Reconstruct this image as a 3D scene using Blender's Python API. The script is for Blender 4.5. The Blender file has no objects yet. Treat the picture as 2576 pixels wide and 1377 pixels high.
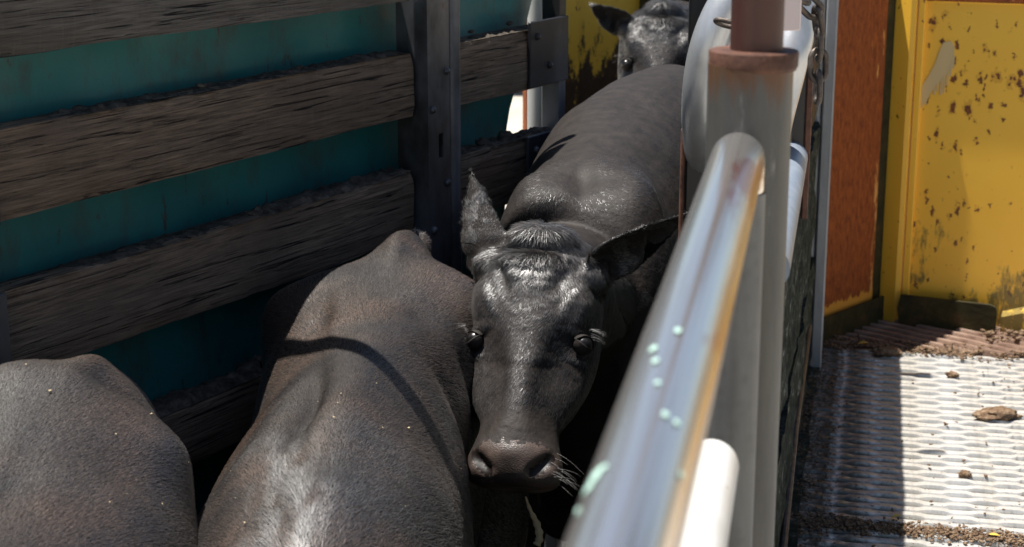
import bpy, math, random
import numpy as np
from math import sin, cos, radians, pi, sqrt, atan2
from mathutils import Vector, Matrix

SC = bpy.context.scene
COL = SC.collection
random.seed(7)
RNG = np.random.default_rng(11)
HAIR_SCALE = 1.0

# ------------------------------------------------------------------ camera, sky, sun, exposure
PITCH = radians(14.5)
FPX = 4276.0                      # focal length measured in a 2576 px wide picture
CAM = np.array([0, 0, 2.1])
cd = bpy.data.cameras.new('camera')
cd.sensor_width = 36.0
cd.lens = FPX / 2576 * 36
cd.clip_start = 0.05
cd.clip_end = 600
cd.dof.use_dof = True
cd.dof.focus_distance = 3.15
cd.dof.aperture_fstop = 7.1
cam = bpy.data.objects.new('camera', cd)
cam.location = CAM
cam.rotation_euler = (pi / 2 - PITCH, 0, 0)
COL.objects.link(cam)
SC.camera = cam

SUN_K = 0.28                                        # horizontal run of a shadow per metre of height
SUN_H = np.array([-0.978, 0.21]) * SUN_K
SUN = np.array([SUN_H[0], SUN_H[1], 1.0]); SUN /= np.linalg.norm(SUN)
w = bpy.data.worlds.new('World'); SC.world = w; w.use_nodes = True
nt = w.node_tree
sky = nt.nodes.new('ShaderNodeTexSky'); sky.sky_type = 'NISHITA'; sky.sun_disc = False
sky.sun_elevation = math.asin(SUN[2])
sky.sun_rotation = atan2(SUN[0], SUN[1])
nt.links.new(sky.outputs[0], nt.nodes['Background'].inputs[0])
nt.nodes['Background'].inputs[1].default_value = 0.05
sl = bpy.data.lights.new('sun', 'SUN'); sl.energy = 5.0; sl.angle = radians(0.53); sl.color = (1, .955, .89)
so = bpy.data.objects.new('sun', sl); so.rotation_euler = Vector(SUN).to_track_quat('Z', 'Y').to_euler(); so.location = (-3, 1, 8)
COL.objects.link(so)
vs = SC.view_settings
SC.display_settings.display_device = 'sRGB'
vs.view_transform = 'Standard'; vs.look = 'None'; vs.exposure = 0.9; vs.gamma = 1; vs.use_curve_mapping = False
SC.cycles.use_denoising = True
SC.cycles.max_bounces = 8
SC.cycles.diffuse_bounces = 4
SC.cycles.glossy_bounces = 4
SC.cycles.transmission_bounces = 4
SC.cycles.caustics_reflective = False
SC.cycles.caustics_refractive = False
SC.render.hair_type = 'STRAND'

# ------------------------------------------------------------------ helpers
RW = np.array([0, cos(PITCH), -sin(PITCH)]); RU = np.array([0, sin(PITCH), cos(PITCH)])
def ray(x, y): return RW + (x - 1288) / FPX * np.array([1, 0, 0]) + (688.5 - y) / FPX * RU
def P(x, y, d): return CAM + d * ray(x, y)
def on_z(x, y, z):
    r = ray(x, y); return CAM + (z - CAM[2]) / r[2] * r
def hd(yaw): return np.array([sin(radians(yaw)), cos(radians(yaw)), 0.0])

def hash3(ix, iy, iz, seed):
    h = (ix.astype(np.int64) * 374761393 + iy.astype(np.int64) * 668265263 + iz.astype(np.int64) * 2147483647 + seed * 1274126177) & 0xffffffff
    h = ((h ^ (h >> 13)) * 1274126177) & 0xffffffff
    h = h ^ (h >> 16)
    return (h & 0xffff) / 65535.0
def vnoise(p, seed=0):
    f = np.floor(p); t = p - f; t = t * t * (3 - 2 * t); i = f.astype(np.int64)
    r = 0
    for a in (0, 1):
        wa = t[:, 0] if a else 1 - t[:, 0]
        for b in (0, 1):
            wb = t[:, 1] if b else 1 - t[:, 1]
            for c in (0, 1):
                wc = t[:, 2] if c else 1 - t[:, 2]
                r = r + wa * wb * wc * hash3(i[:, 0] + a, i[:, 1] + b, i[:, 2] + c, seed)
    return r * 2 - 1
def fbm(p, seed=0, o=3):
    r = 0; a = 1
    for k in range(o):
        r = r + a * vnoise(p * 2 ** k, seed + k * 17); a *= .5
    return r

def meta(o, label=None, cat=None, group=None, kind=None):
    if label: o['label'] = label
    if cat: o['category'] = cat
    if group: o['group'] = group
    if kind: o['kind'] = kind
    return o
def empty(name, loc, label, cat, rz=0, group=None):
    o = bpy.data.objects.new(name, None); o.location = loc; o.rotation_euler = (0, 0, rz); o.empty_display_size = .1
    COL.objects.link(o); return meta(o, label, cat, group)
def link(name, me, mat=None, parent=None, loc=(0, 0, 0), rz=0, smooth=None):
    if mat is not None and len(me.materials) == 0: me.materials.append(mat)
    o = bpy.data.objects.new(name, me); COL.objects.link(o)
    o.location = loc; o.rotation_euler = (0, 0, rz)
    if parent is not None: o.parent = parent
    return o
def mesh(name, vs_, fs, smooth=False, angle=None):
    me = bpy.data.meshes.new(name)
    me.from_pydata([tuple(map(float, v)) for v in vs_], [], [tuple(int(i) for i in f) for f in fs]); me.update()
    if smooth: me.shade_smooth()
    if angle is not None:
        me.shade_smooth()
        try: me.set_sharp_from_angle(angle=radians(angle))
        except Exception: pass
    return me
class MB:
    def __init__(s): s.v = []; s.f = []
    def add(s, v, f):
        n = len(s.v); s.v += [tuple(map(float, q)) for q in v]; s.f += [tuple(i + n for i in q) for q in f]
        return s
    def box(s, a, b, bev=0.0):
        (x0, y0, z0), (x1, y1, z1) = a, b
        if bev <= 0:
            v = [(x0, y0, z0), (x1, y0, z0), (x1, y1, z0), (x0, y1, z0), (x0, y0, z1), (x1, y0, z1), (x1, y1, z1), (x0, y1, z1)]
            f = [(3, 2, 1, 0), (4, 5, 6, 7), (0, 1, 5, 4), (1, 2, 6, 5), (2, 3, 7, 6), (3, 0, 4, 7)]
            return s.add(v, f)
        # bevelled box through an octagon-ish ring stack
        b_ = bev
        rings = []
        for z, i in ((z0, b_), (z0 + b_, 0), (z1 - b_, 0), (z1, b_)):
            q = b_ * .999
            xa, xb, ya, yb = x0 + i * .0, x1 - i * .0, y0, y1
            if i: xa += i; xb -= i; ya += i; yb -= i
            e = b_ if not i else b_ * .02
            rings.append([(xa + e, ya, z), (xb - e, ya, z), (xb, ya + e, z), (xb, yb - e, z), (xb - e, yb, z), (xa + e, yb, z), (xa, yb - e, z), (xa, ya + e, z)])
        v = [p for r in rings for p in r]
        f = [tuple(range(7, -1, -1)), tuple(range(24, 32))]
        for k in range(3):
            for j in range(8):
                f.append((k * 8 + j, k * 8 + (j + 1) % 8, k * 8 + 8 + (j + 1) % 8, k * 8 + 8 + j))
        return s.add(v, f)
    def tube(s, path, r, n=16, cap=True, round_=False):
        path = [np.array(p, float) for p in path]; m = len(path)
        rr = r if hasattr(r, '__len__') else [r] * m
        T = [path[min(i + 1, m - 1)] - path[max(i - 1, 0)] for i in range(m)]
        T = [t / (np.linalg.norm(t) + 1e-9) for t in T]
        up = np.array([0, 0, 1.0]) if abs(T[0][2]) < .9 else np.array([0, 1.0, 0])
        u = np.cross(T[0], up); u /= np.linalg.norm(u)
        v = []; f = []
        for i in range(m):
            u = u - T[i] * (u @ T[i]); u /= np.linalg.norm(u); w_ = np.cross(T[i], u)
            for k in range(n):
                a = 2 * pi * k / n
                v.append(path[i] + rr[i] * (cos(a) * u + sin(a) * w_))
        for i in range(m - 1):
            for k in range(n):
                k2 = (k + 1) % n
                f.append((i * n + k, i * n + k2, i * n + n + k2, i * n + n + k))
        if cap:
            f.append(tuple(range(n - 1, -1, -1))); f.append(tuple(range((m - 1) * n, m * n)))
        return s.add(v, f)
    def lathe(s, c, prof, n=32, axis=(0, 0, 1)):
        ax = np.array(axis, float); ax /= np.linalg.norm(ax)
        up = np.array([0, 0, 1.0]) if abs(ax[2]) < .9 else np.array([1.0, 0, 0])
        u = np.cross(ax, up); u /= np.linalg.norm(u); w_ = np.cross(ax, u); v = []; f = []
        for r, h in prof:
            for k in range(n):
                a = 2 * pi * k / n; v.append(np.array(c) + ax * h + r * (cos(a) * u + sin(a) * w_))
        for i in range(len(prof) - 1):
            for k in range(n):
                k2 = (k + 1) % n; f.append((i * n + k, i * n + k2, i * n + n + k2, i * n + n + k))
        f.append(tuple(range(n - 1, -1, -1))); f.append(tuple(range((len(prof) - 1) * n, len(prof) * n)))
        return s.add(v, f)
    def obj(s, name, mat, parent=None, loc=(0, 0, 0), rz=0, angle=35):
        return link(name, mesh(name, s.v, s.f, angle=angle), mat, parent, loc, rz)

def fillet(path, r, n=8):
    path = [np.array(p, float) for p in path]; out = [path[0]]
    for i in range(1, len(path) - 1):
        a = path[i - 1] - path[i]; b = path[i + 1] - path[i]
        ra = min(r, np.linalg.norm(a) * .49, np.linalg.norm(b) * .49)
        a = path[i] + a / np.linalg.norm(a) * ra; b = path[i] + b / np.linalg.norm(b) * ra
        for k in range(n + 1):
            t = k / n; out.append((1 - t) ** 2 * a + 2 * t * (1 - t) * path[i] + t * t * b)
    out.append(path[-1]); return out
def dens(path, step=.1):
    out = [np.array(path[0], float)]
    for a, b in zip(path[:-1], path[1:]):
        a = np.array(a, float); b = np.array(b, float); k = max(1, int(np.linalg.norm(b - a) / step))
        for i in range(1, k + 1): out.append(a + (b - a) * i / k)
    return out

# ------------------------------------------------------------------ materials
class Mat:
    def __init__(s, name, rough=.6, metal=0.0, spec=.5):
        s.m = bpy.data.materials.new(name); s.m.use_nodes = True; s.t = s.m.node_tree
        s.b = s.t.nodes['Principled BSDF']
        s.b.inputs['Roughness'].default_value = rough; s.b.inputs['Metallic'].default_value = metal
        s.b.inputs['Specular IOR Level'].default_value = spec
        s.tc = s.t.nodes.new('ShaderNodeTexCoord')
    def n(s, t, **k):
        q = s.t.nodes.new(t)
        for a, b in k.items(): setattr(q, a, b)
        return q
    def l(s, a, b): s.t.links.new(a, b)
    def coord(s, scale=(1, 1, 1), rot=(0, 0, 0), loc=(0, 0, 0)):
        m = s.n('ShaderNodeMapping'); m.inputs['Scale'].default_value = scale; m.inputs['Rotation'].default_value = rot; m.inputs['Location'].default_value = loc
        s.l(s.tc.outputs['Object'], m.inputs[0]); return m.outputs[0]
    def noise(s, scale=5, co=None, detail=4, rough=.55, dist=0.0):
        q = s.n('ShaderNodeTexNoise'); q.inputs['Scale'].default_value = scale; q.inputs['Detail'].default_value = detail
        q.inputs['Roughness'].default_value = rough; q.inputs['Distortion'].default_value = dist
        s.l(co if co is not None else s.tc.outputs['Object'], q.inputs['Vector']); return q.outputs['Fac']
    def vor(s, scale=5, co=None, feature='F1'):
        q = s.n('ShaderNodeTexVoronoi'); q.feature = feature; q.inputs['Scale'].default_value = scale
        s.l(co if co is not None else s.tc.outputs['Object'], q.inputs['Vector']); return q.outputs['Distance']
    def ramp(s, fac, stops):
        q = s.n('ShaderNodeValToRGB'); e = q.color_ramp.elements
        while len(e) < len(stops): e.new(.5)
        for i, (p_, c) in enumerate(stops):
            e[i].position = p_; e[i].color = (c, c, c, 1) if not hasattr(c, '__len__') else (*c, 1)
        s.l(fac, q.inputs[0]); return q.outputs[0]
    def mix(s, fac, a, b, mode='MIX'):
        q = s.n('ShaderNodeMix'); q.data_type = 'RGBA'; q.blend_type = mode
        for v, i in ((fac, 0), (a, 6), (b, 7)):
            if hasattr(v, 'is_linked') or isinstance(v, bpy.types.NodeSocket): s.l(v, q.inputs[i])
            elif i == 0: q.inputs[0].default_value = v
            else: q.inputs[i].default_value = (*v, 1)
        return q.outputs[2]
    def math(s, op, a, b=None):
        q = s.n('ShaderNodeMath'); q.operation = op
        for v, i in ((a, 0), (b, 1)):
            if v is None: continue
            if isinstance(v, bpy.types.NodeSocket): s.l(v, q.inputs[i])
            else: q.inputs[i].default_value = v
        return q.outputs[0]
    def sep(s, co=None):
        q = s.n('ShaderNodeSeparateXYZ'); s.l(co if co is not None else s.tc.outputs['Object'], q.inputs[0]); return q.outputs
    def col(s, v):
        if isinstance(v, bpy.types.NodeSocket): s.l(v, s.b.inputs['Base Color'])
        else: s.b.inputs['Base Color'].default_value = (*v, 1)
        return s
    def rough(s, v): s.l(v, s.b.inputs['Roughness']); return s
    def metal(s, v): s.l(v, s.b.inputs['Metallic']); return s
    def bump(s, h, dist=.002, strength=1.0):
        q = s.n('ShaderNodeBump'); q.inputs['Distance'].default_value = dist; q.inputs['Strength'].default_value = strength
        s.l(h, q.inputs['Height']); s.l(q.outputs[0], s.b.inputs['Normal']); return s

def m_wood(name, c1, c2, c3):
    m = Mat(name, .85, spec=.25)
    g = m.noise(14, m.coord((.35, 6, 9)), 8, .7, 1.2)
    f = m.noise(60, m.coord((.18, 3, 6)), 5, .7, .5)
    crk = m.ramp(m.noise(22, m.coord((.12, 3, 5.5)), 4, .6, 1.5), [(.335, 0), (.41, 1)])
    blot = m.noise(3, None, 4)
    c = m.mix(m.ramp(m.math('ADD', m.math('MULTIPLY', g, .55), m.math('MULTIPLY', f, .45)), [(.38, 0), (.64, 1)]), c1, c2)
    c = m.mix(m.ramp(blot, [(.45, 0), (.65, 1)]), c, c3)
    saw = m.noise(30, m.coord((4, .5, .4)), 3)
    c = m.mix(m.ramp(saw, [(.55, 0), (.75, .35)]), c, (.22, .18, .145))
    c = m.mix(crk, (.012, .010, .009), c)
    m.col(c)
    h = m.math('ADD', m.math('MULTIPLY', g, .5), m.math('ADD', m.math('MULTIPLY', crk, .9), m.math('MULTIPLY', f, .35)))
    m.bump(h, .006, .9); return m.m
WOOD = m_wood('weathered_hardwood', (.064, .044, .030), (.38, .265, .18), (.15, .105, .075))
WOOD2 = m_wood('weathered_hardwood_grey', (.070, .058, .048), (.26, .225, .19), (.11, .092, .076))
def m_mud():
    m = Mat('dried_mud', .95, spec=.1)
    m.col(m.ramp(m.noise(40, None, 6, .7), [(.3, (.026, .021, .017)), (.5, (.08, .066, .054)), (.75, (.20, .17, .135))]))
    m.bump(m.noise(120, None, 5, .7), .004); return m.m
MUD = m_mud()
def m_teal():
    m = Mat('teal_painted_sheet', .42, spec=.5)
    c = m.mix(m.ramp(m.noise(2.2, None, 3), [(.3, 0), (.7, 1)]), (.009, .135, .132), (.019, .195, .18))
    st = m.ramp(m.noise(9, m.coord((1, 1, .5)), 8, .75), [(.49, 0), (.70, .85)])
    c = m.mix(st, c, (.055, .058, .048))
    dr = m.ramp(m.noise(28, m.coord((1, 1, .3)), 6, .8), [(.61, 0), (.66, .9)])
    c = m.mix(dr, c, (.050, .034, .024))
    m.col(c); m.rough(m.ramp(m.noise(6, None, 5), [(.3, .35), (.7, .65)])); m.bump(m.noise(12, None, 5), .002, .5); return m.m
TEAL = m_teal()
def m_steel(name, base=(.05, .047, .045), light=(.22, .23, .26), rust=(.10, .045, .025), metal=.55, th=.55):
    m = Mat(name, .42, metal)
    c = m.mix(m.ramp(m.noise(3.2, m.coord((1, 1, .6)), 6, .6), [(th - .10, 0), (th + .12, 1)]), base, light)
    r = m.ramp(m.noise(22, None, 6, .75), [(.64, 0), (.70, 1)])
    c = m.mix(m.math('MULTIPLY', r, .7), c, rust); m.col(c)
    m.rough(m.ramp(m.noise(9, m.coord((1, 1, .3)), 6, .7), [(.3, .3), (.7, .6)])); m.bump(m.noise(35, m.coord((1, 1, .4)), 4, .6), .0006, .35); return m.m
STEEL = m_steel('dark_worn_steel')
STEELB = m_steel('steel_plate', (.045, .045, .05), (.12, .125, .14), (.04, .03, .025), .6, .55)
def m_galv(name, a=(.38, .39, .38), b=(.56, .57, .57), rust=.0, rough=.45, metal=.55, stain=(.30, .20, .09)):
    m = Mat(name, rough, metal)
    c = m.mix(m.ramp(m.noise(14, m.coord((1, 1, .25)), 6, .65), [(.35, 0), (.65, 1)]), a, b)
    sp = m.ramp(m.vor(60), [(.05, .0), (.5, .03)]); c = m.mix(sp, c, (.75, .76, .77))
    d = m.ramp(m.noise(9, m.coord((1, 1, .12)), 5, .7), [(.58, 0), (.74, 1)]); c = m.mix(m.math('MULTIPLY', d, .75), c, stain)
    k = m.ramp(m.noise(45, m.coord((1, 1, .4)), 5, .75), [(.70, 0), (.76, 1)]); c = m.mix(m.math('MULTIPLY', k, .6), c, (.10, .075, .06))
    m.col(c); m.bump(m.noise(50, None, 5, .7), .0008, .5); return m.m
GALV0 = m_galv('galvanised_pipe', (.10, .098, .09), (.165, .16, .148), 0, .5, .15, (.16, .10, .045))
def m_post():
    m = Mat('weathered_post', .5, .15)
    c = m.mix(m.ramp(m.noise(10, m.coord((1, 1, .2)), 6, .7), [(.35, 0), (.65, 1)]), (.058, .057, .053), (.115, .112, .104))
    z = m.sep(); zt = float(P(1880, 150, 2.0)[2])
    run = m.n('ShaderNodeMapRange'); m.l(z[2], run.inputs[0]); run.inputs[1].default_value = zt - .07; run.inputs[2].default_value = zt; run.inputs[3].default_value = -.16; run.inputs[4].default_value = .20
    st = m.ramp(m.math('ADD', m.noise(22, m.coord((1.6, 1.6, .14)), 6, .7), run.outputs[0]), [(.52, 0), (.68, .9)])
    c = m.mix(st, c, (.13, .055, .022))
    ol = m.ramp(m.noise(14, m.coord((1, 1, .06), loc=(3, 1, 0)), 4, .6), [(.54, 0), (.66, .35)]); c = m.mix(ol, c, (.14, .125, .075))
    sc = m.ramp(m.noise(55, m.coord((1, 1, .12)), 6, .8), [(.64, 0), (.72, .6)]); c = m.mix(sc, c, (.32, .31, .29))
    m.col(c); m.bump(m.noise(50, m.coord((1, 1, .3)), 5, .7), .001, .7); return m.m
GALV = m_post()
GALVD = m_galv('galvanised_dull', (.085, .085, .082), (.15, .15, .145), 0, .5, .2)
def m_chrome():
    m = Mat('polished_worn_rail', .2, .92)
    st = m.noise(90, m.coord((.012, 1, 1)), 4, .6)
    c = m.ramp(st, [(.32, (.30, .26, .22)), (.44, (.70, .66, .62)), (.56, (.90, .87, .83)), (.7, (1, .97, .93))])
    cx = m.sep()
    pink = m.ramp(m.noise(10, m.coord((.25, 1.2, 1.2), loc=(.3, 2.1, 0)), 4, .6), [(.60, 0), (.66, .7)])
    c = m.mix(pink, c, (.50, .17, .15))
    tan = m.ramp(cx[1], [(.012, 0), (.026, 1)])
    tn = m.ramp(m.noise(16, m.coord((.2, 1, 1)), 4), [(.35, 0), (.6, 1)])
    # ochre patches along the flank away from the race
    c = m.mix(m.math('MULTIPLY', m.math('MULTIPLY', m.ramp(m.math('MULTIPLY', cx[1], -1.0), [(.016, 0), (.027, 1)]), tn), .6), c, (.42, .25, .09))
    m.col(c); m.rough(m.ramp(st, [(.3, .32), (.7, .15)])); m.bump(st, .0006, .4); return m.m
RAIL = m_chrome()
def m_white():
    m = Mat('white_painted_pipe', .38, .05)
    c = m.mix(m.ramp(m.noise(12, None, 5), [(.4, 0), (.7, .5)]), (.66, .655, .63), (.46, .445, .41))
    c = m.mix(m.ramp(m.noise(50, None, 5, .7), [(.68, 0), (.72, 1)]), c, (.25, .13, .07)); m.col(c); return m.m
WHITE = m_white()
def m_redbrown():
    m = Mat('red_brown_primer_pipe', .5, .1)
    c = m.mix(m.ramp(m.noise(8, m.coord((1, 1, .2)), 5, .7), [(.35, 0), (.7, 1)]), (.055, .020, .014), (.095, .036, .026))
    c = m.mix(m.ramp(m.noise(40, None, 5, .7), [(.66, 0), (.72, .8)]), c, (.4, .25, .2)); m.col(c); m.bump(m.noise(40, None, 4), .001, .6); return m.m
REDB = m_redbrown()
def m_flange():
    m = Mat('rusty_flange', .65, .2)
    c = m.mix(m.ramp(m.noise(30, None, 6, .7), [(.35, 0), (.7, 1)]), (.05, .020, .012), (.17, .075, .045)); m.col(c); m.bump(m.noise(60, None, 5), .002); return m.m
FLANGE = m_flange()
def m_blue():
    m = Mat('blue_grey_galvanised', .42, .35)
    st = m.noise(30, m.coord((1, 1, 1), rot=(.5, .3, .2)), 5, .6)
    c = m.mix(m.ramp(st, [(.3, 0), (.7, 1)]), (.24, .29, .36), (.34, .38, .44))  # blue of the skylight in the shade is put into the base colour
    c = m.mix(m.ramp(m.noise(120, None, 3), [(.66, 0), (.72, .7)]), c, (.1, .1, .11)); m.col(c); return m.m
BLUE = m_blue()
def m_rust(name='rusted_plate'):
    m = Mat(name, .8, .1, .3)
    a = m.noise(42, m.coord((1.6, 1.6, .55)), 9, .78)
    c = m.ramp(a, [(.28, (.045, .018, .012)), (.44, (.20, .052, .016)), (.6, (.34, .095, .022)), (.78, (.50, .19, .045))])
    z = m.sep()
    edge = m.ramp(z[2], [(.085, 1), (.17, 0)])
    pn = m.noise(9, m.coord((3.2, 3.2, .9)), 7, .8)
    rx = m.ramp(z[0], [(.20, 0), (.31, 1)])
    fl = m.ramp(m.math('ADD', m.noise(11, m.coord((2.2, 2.2, .35)), 7, .75), m.math('MULTIPLY', rx, .13)), [(.71, 0), (.72, 1)])
    c = m.mix(m.math('MULTIPLY', fl, rx), c, (.66, .34, .10))
    low = m.math('GREATER_THAN', m.math('ADD', m.math('MULTIPLY', edge, .52), m.math('MULTIPLY', pn, .72)), .70)
    c = m.mix(low, c, (.62, .30, .045))
    m.col(c); m.bump(a, .003, .7); return m.m
RUST = m_rust()
def m_yellow(name, spots=1.0, rusty=0.0, dirt=True):
    m = Mat(name, .42, 0, .45)
    c = m.mix(m.ramp(m.noise(1.6, m.coord((1, 1, .6)), 4), [(.35, 0), (.65, 1)]), (.92, .50, .045), (.98, .58, .065))
    z = m.sep()
    if rusty > 0:
        pn = m.noise(7, m.coord((1.6, 1.6, .8)), 9, .78)
        mr = m.n('ShaderNodeMapRange'); m.l(z[2], mr.inputs[0]); mr.inputs[1].default_value = 1.22; mr.inputs[2].default_value = 1.50; mr.inputs[3].default_value = .14; mr.inputs[4].default_value = -.13
        msk = m.ramp(m.math('ADD', pn, mr.outputs[0]), [(.50, 0), (.54, 1)])
        rc = m.ramp(m.noise(40, None, 6, .7), [(.3, (.028, .018, .014)), (.6, (.075, .042, .022)), (.85, (.16, .09, .03))])
        c = m.mix(msk, c, rc)
    # rust pustules with run-downs: stretched cells, only a few of them opened
    dcoord = m.n('ShaderNodeVectorMath'); dcoord.operation = 'ADD'
    nz = m.n('ShaderNodeTexNoise'); nz.inputs['Scale'].default_value = 60; nz.inputs['Detail'].default_value = 4; m.l(m.tc.outputs['Object'], nz.inputs['Vector'])
    sc_ = m.n('ShaderNodeVectorMath'); sc_.operation = 'SCALE'; sc_.inputs['Scale'].default_value = .030; m.l(nz.outputs['Color'], sc_.inputs[0])
    m.l(m.coord((1, 1, .55)), dcoord.inputs[0]); m.l(sc_.outputs[0], dcoord.inputs[1])
    clus = m.ramp(m.noise(3.2, None, 3, .5), [(.30, 0), (.58, 1)])
    for scv, th in ((24, .15), (50, .19)):
        v = m.n('ShaderNodeTexVoronoi'); v.inputs['Scale'].default_value = scv; m.l(dcoord.outputs[0], v.inputs['Vector'])
        cs = m.n('ShaderNodeSeparateColor'); m.l(v.outputs['Color'], cs.inputs[0])
        rad = m.math('MULTIPLY', m.math('MULTIPLY', m.math('POWER', cs.outputs[0], 2.4), clus), th * 2.2 * spots)
        spot = m.math('LESS_THAN', v.outputs['Distance'], rad)
        halo = m.math('MULTIPLY', m.math('LESS_THAN', v.outputs['Distance'], m.math('MULTIPLY', rad, 1.45)), .38)
        c = m.mix(halo, c, (.50, .20, .02))
        c = m.mix(spot, c, m.ramp(m.noise(90, None, 4), [(.35, (.10, .030, .012)), (.7, (.30, .09, .022))]))
    if dirt:
        dn = m.noise(24, m.coord((1.6, 1.6, .45)), 8, .8)
        hz = m.ramp(z[2], [(.05, 1), (.62, 0)])
        blot = m.ramp(m.noise(4.2, None, 3), [(.42, 0), (.6, 1)])
        msk = m.ramp(m.math('ADD', dn, m.math('MULTIPLY', m.math('MULTIPLY', hz, blot), .34)), [(.68, 0), (.80, .85)])
        c = m.mix(msk, c, (.085, .085, .035))
    m.col(c); m.bump(m.noise(40, None, 5), .001, .4); return m.m
YELLOW = m_yellow('yellow_paint_rust_spots', 1.0)
YELLOWO = m_yellow('orange_yellow_paint', .5, 0, False)
YELLOWR = m_yellow('yellow_paint_rusted_through', .6, 1.0, False)
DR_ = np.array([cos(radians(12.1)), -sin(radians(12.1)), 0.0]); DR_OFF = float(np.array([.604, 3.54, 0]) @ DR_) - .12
def m_alu():
    m = Mat('aluminium_tread', .38, .40)
    c = m.mix(m.ramp(m.noise(6, None, 6, .7), [(.4, 0), (.62, 1)]), (.76, .755, .74), (.64, .61, .55))
    st = m.ramp(m.noise(20, None, 7, .75), [(.56, 0), (.68, .85)]); c = m.mix(st, c, (.22, .17, .12))
    # race-side grime, also painting the strip in the wall's shadow darker
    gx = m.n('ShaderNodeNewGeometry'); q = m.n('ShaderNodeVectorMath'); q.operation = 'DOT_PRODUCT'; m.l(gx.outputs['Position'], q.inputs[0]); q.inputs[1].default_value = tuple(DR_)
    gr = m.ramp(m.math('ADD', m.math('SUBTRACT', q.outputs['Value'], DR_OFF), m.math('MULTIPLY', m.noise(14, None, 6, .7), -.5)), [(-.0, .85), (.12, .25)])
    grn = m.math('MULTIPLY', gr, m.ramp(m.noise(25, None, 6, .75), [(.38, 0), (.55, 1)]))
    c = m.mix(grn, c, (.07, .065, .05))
    m.col(c); m.bump(m.noise(80, None, 4), .0006, .5); return m.m
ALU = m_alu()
def m_brown():
    m = Mat('rusty_pink_slat', .85, .05, .2)
    c = m.ramp(m.noise(30, m.coord((.3, 1, 1)), 8, .75), [(.3, (.11, .062, .045)), (.5, (.27, .18, .135)), (.72, (.46, .35, .27))])
    m.col(c); m.bump(m.noise(60, None, 6, .75), .003); return m.m
BROWN = m_brown()
def m_dirt():
    m = Mat('dung_and_soil_crumbs', .95, 0, .1)
    m.col(m.ramp(m.noise(70, None, 6, .7), [(.3, (.05, .032, .02)), (.5, (.17, .11, .07)), (.75, (.38, .29, .19))]))
    m.bump(m.noise(150, None, 4), .003); return m.m
DIRT = m_dirt()
def m_kick():
    m = Mat('mossy_kick_plate', .8, .2, .2)
    c = m.ramp(m.noise(12, None, 7, .7), [(.3, (.022, .018, .012)), (.55, (.05, .045, .018)), (.75, (.13, .065, .035))]); m.col(c); m.bump(m.noise(50, None, 6), .002); return m.m
KICK = m_kick()
def m_mould():
    m = Mat('mouldy_timber', .95, 0, .15)
    a = m.noise(26, m.coord((.6, 1, 1)), 9, .8)
    c = m.ramp(a, [(.32, (.006, .008, .007)), (.48, (.03, .038, .031)), (.58, (.085, .092, .075)), (.66, (.34, .34, .32))])
    c = m.mix(m.ramp(m.noise(6, None, 5), [(.5, 0), (.75, .7)]), c, (.02, .028, .008)); m.col(c); m.bump(a, .012, 1.0); return m.m
MOULD = m_mould()
def m_black():
    m = Mat('black_bitumen_board', .35, 0, .4)
    c = m.mix(m.ramp(m.noise(110, m.coord((1, 1, .4)), 5, .8), [(.70, 0), (.73, 1)]), (.012, .012, .013), (.4, .4, .38)); m.col(c); m.bump(m.noise(20, m.coord((1, 1, .2)), 4), .002, .6); return m.m
BLACK = m_black()
def m_chain():
    m = Mat('rusty_chain_steel', .55, .55)
    m.col(m.ramp(m.noise(40, None, 5, .7), [(.35, (.055, .045, .04)), (.65, (.15, .12, .10))])); m.bump(m.noise(120, None, 4), .001); return m.m
CHAIN = m_chain()
def m_ground():
    m = Mat('pale_concrete_yard', .9, 0, .2)
    m.col(m.ramp(m.noise(1.5, None, 8, .7), [(.3, (.36, .33, .28)), (.7, (.48, .45, .39))])); m.bump(m.noise(30, None, 6), .004); return m.m
GROUND = m_ground()
def m_floor():
    m = Mat('wet_dung_floor', .6, 0, .4)
    m.col(m.ramp(m.noise(9, None, 8, .7), [(.3, (.012, .010, .008)), (.7, (.045, .036, .026))])); m.bump(m.noise(20, None, 7), .03); return m.m
FLOOR = m_floor()
PINK = Mat('pink_white_paint', .5).col((.72, .60, .58)).m
GREEN = Mat('mint_paint_splash', .6).col((.38, .56, .49)).m
LEAF = Mat('yellow_leaf', .7).col((.55, .36, .05)).m
STRAW = Mat('pale_straw', .7).col((.50, .40, .24)).m
EYE = Mat('dark_eye', .28, 0, .5).col((.006, .005, .005)).m
def m_hide():
    m = Mat('black_hide', .65, 0, .3)
    m.col(m.ramp(m.noise(30, None, 5), [(.3, (.010, .008, .007)), (.7, (.026, .020, .017))])); m.bump(m.noise(90, None, 5), .003, .6); return m.m
HIDE = m_hide()
def m_nose():
    m = Mat('muzzle_skin', .42, 0, .5)
    a = m.vor(420); c = m.mix(m.ramp(m.noise(18, None, 4), [(.4, 0), (.65, 1)]), (.034, .025, .021), (.085, .060, .049))
    m.col(c); m.bump(a, .0007, .6); return m.m
NOSE = m_nose()
NOSTRIL = Mat('nostril_lining', .5, 0, .4).col((.008, .005, .004)).m  # near-black paints the shade inside the shallow nostrils
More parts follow.
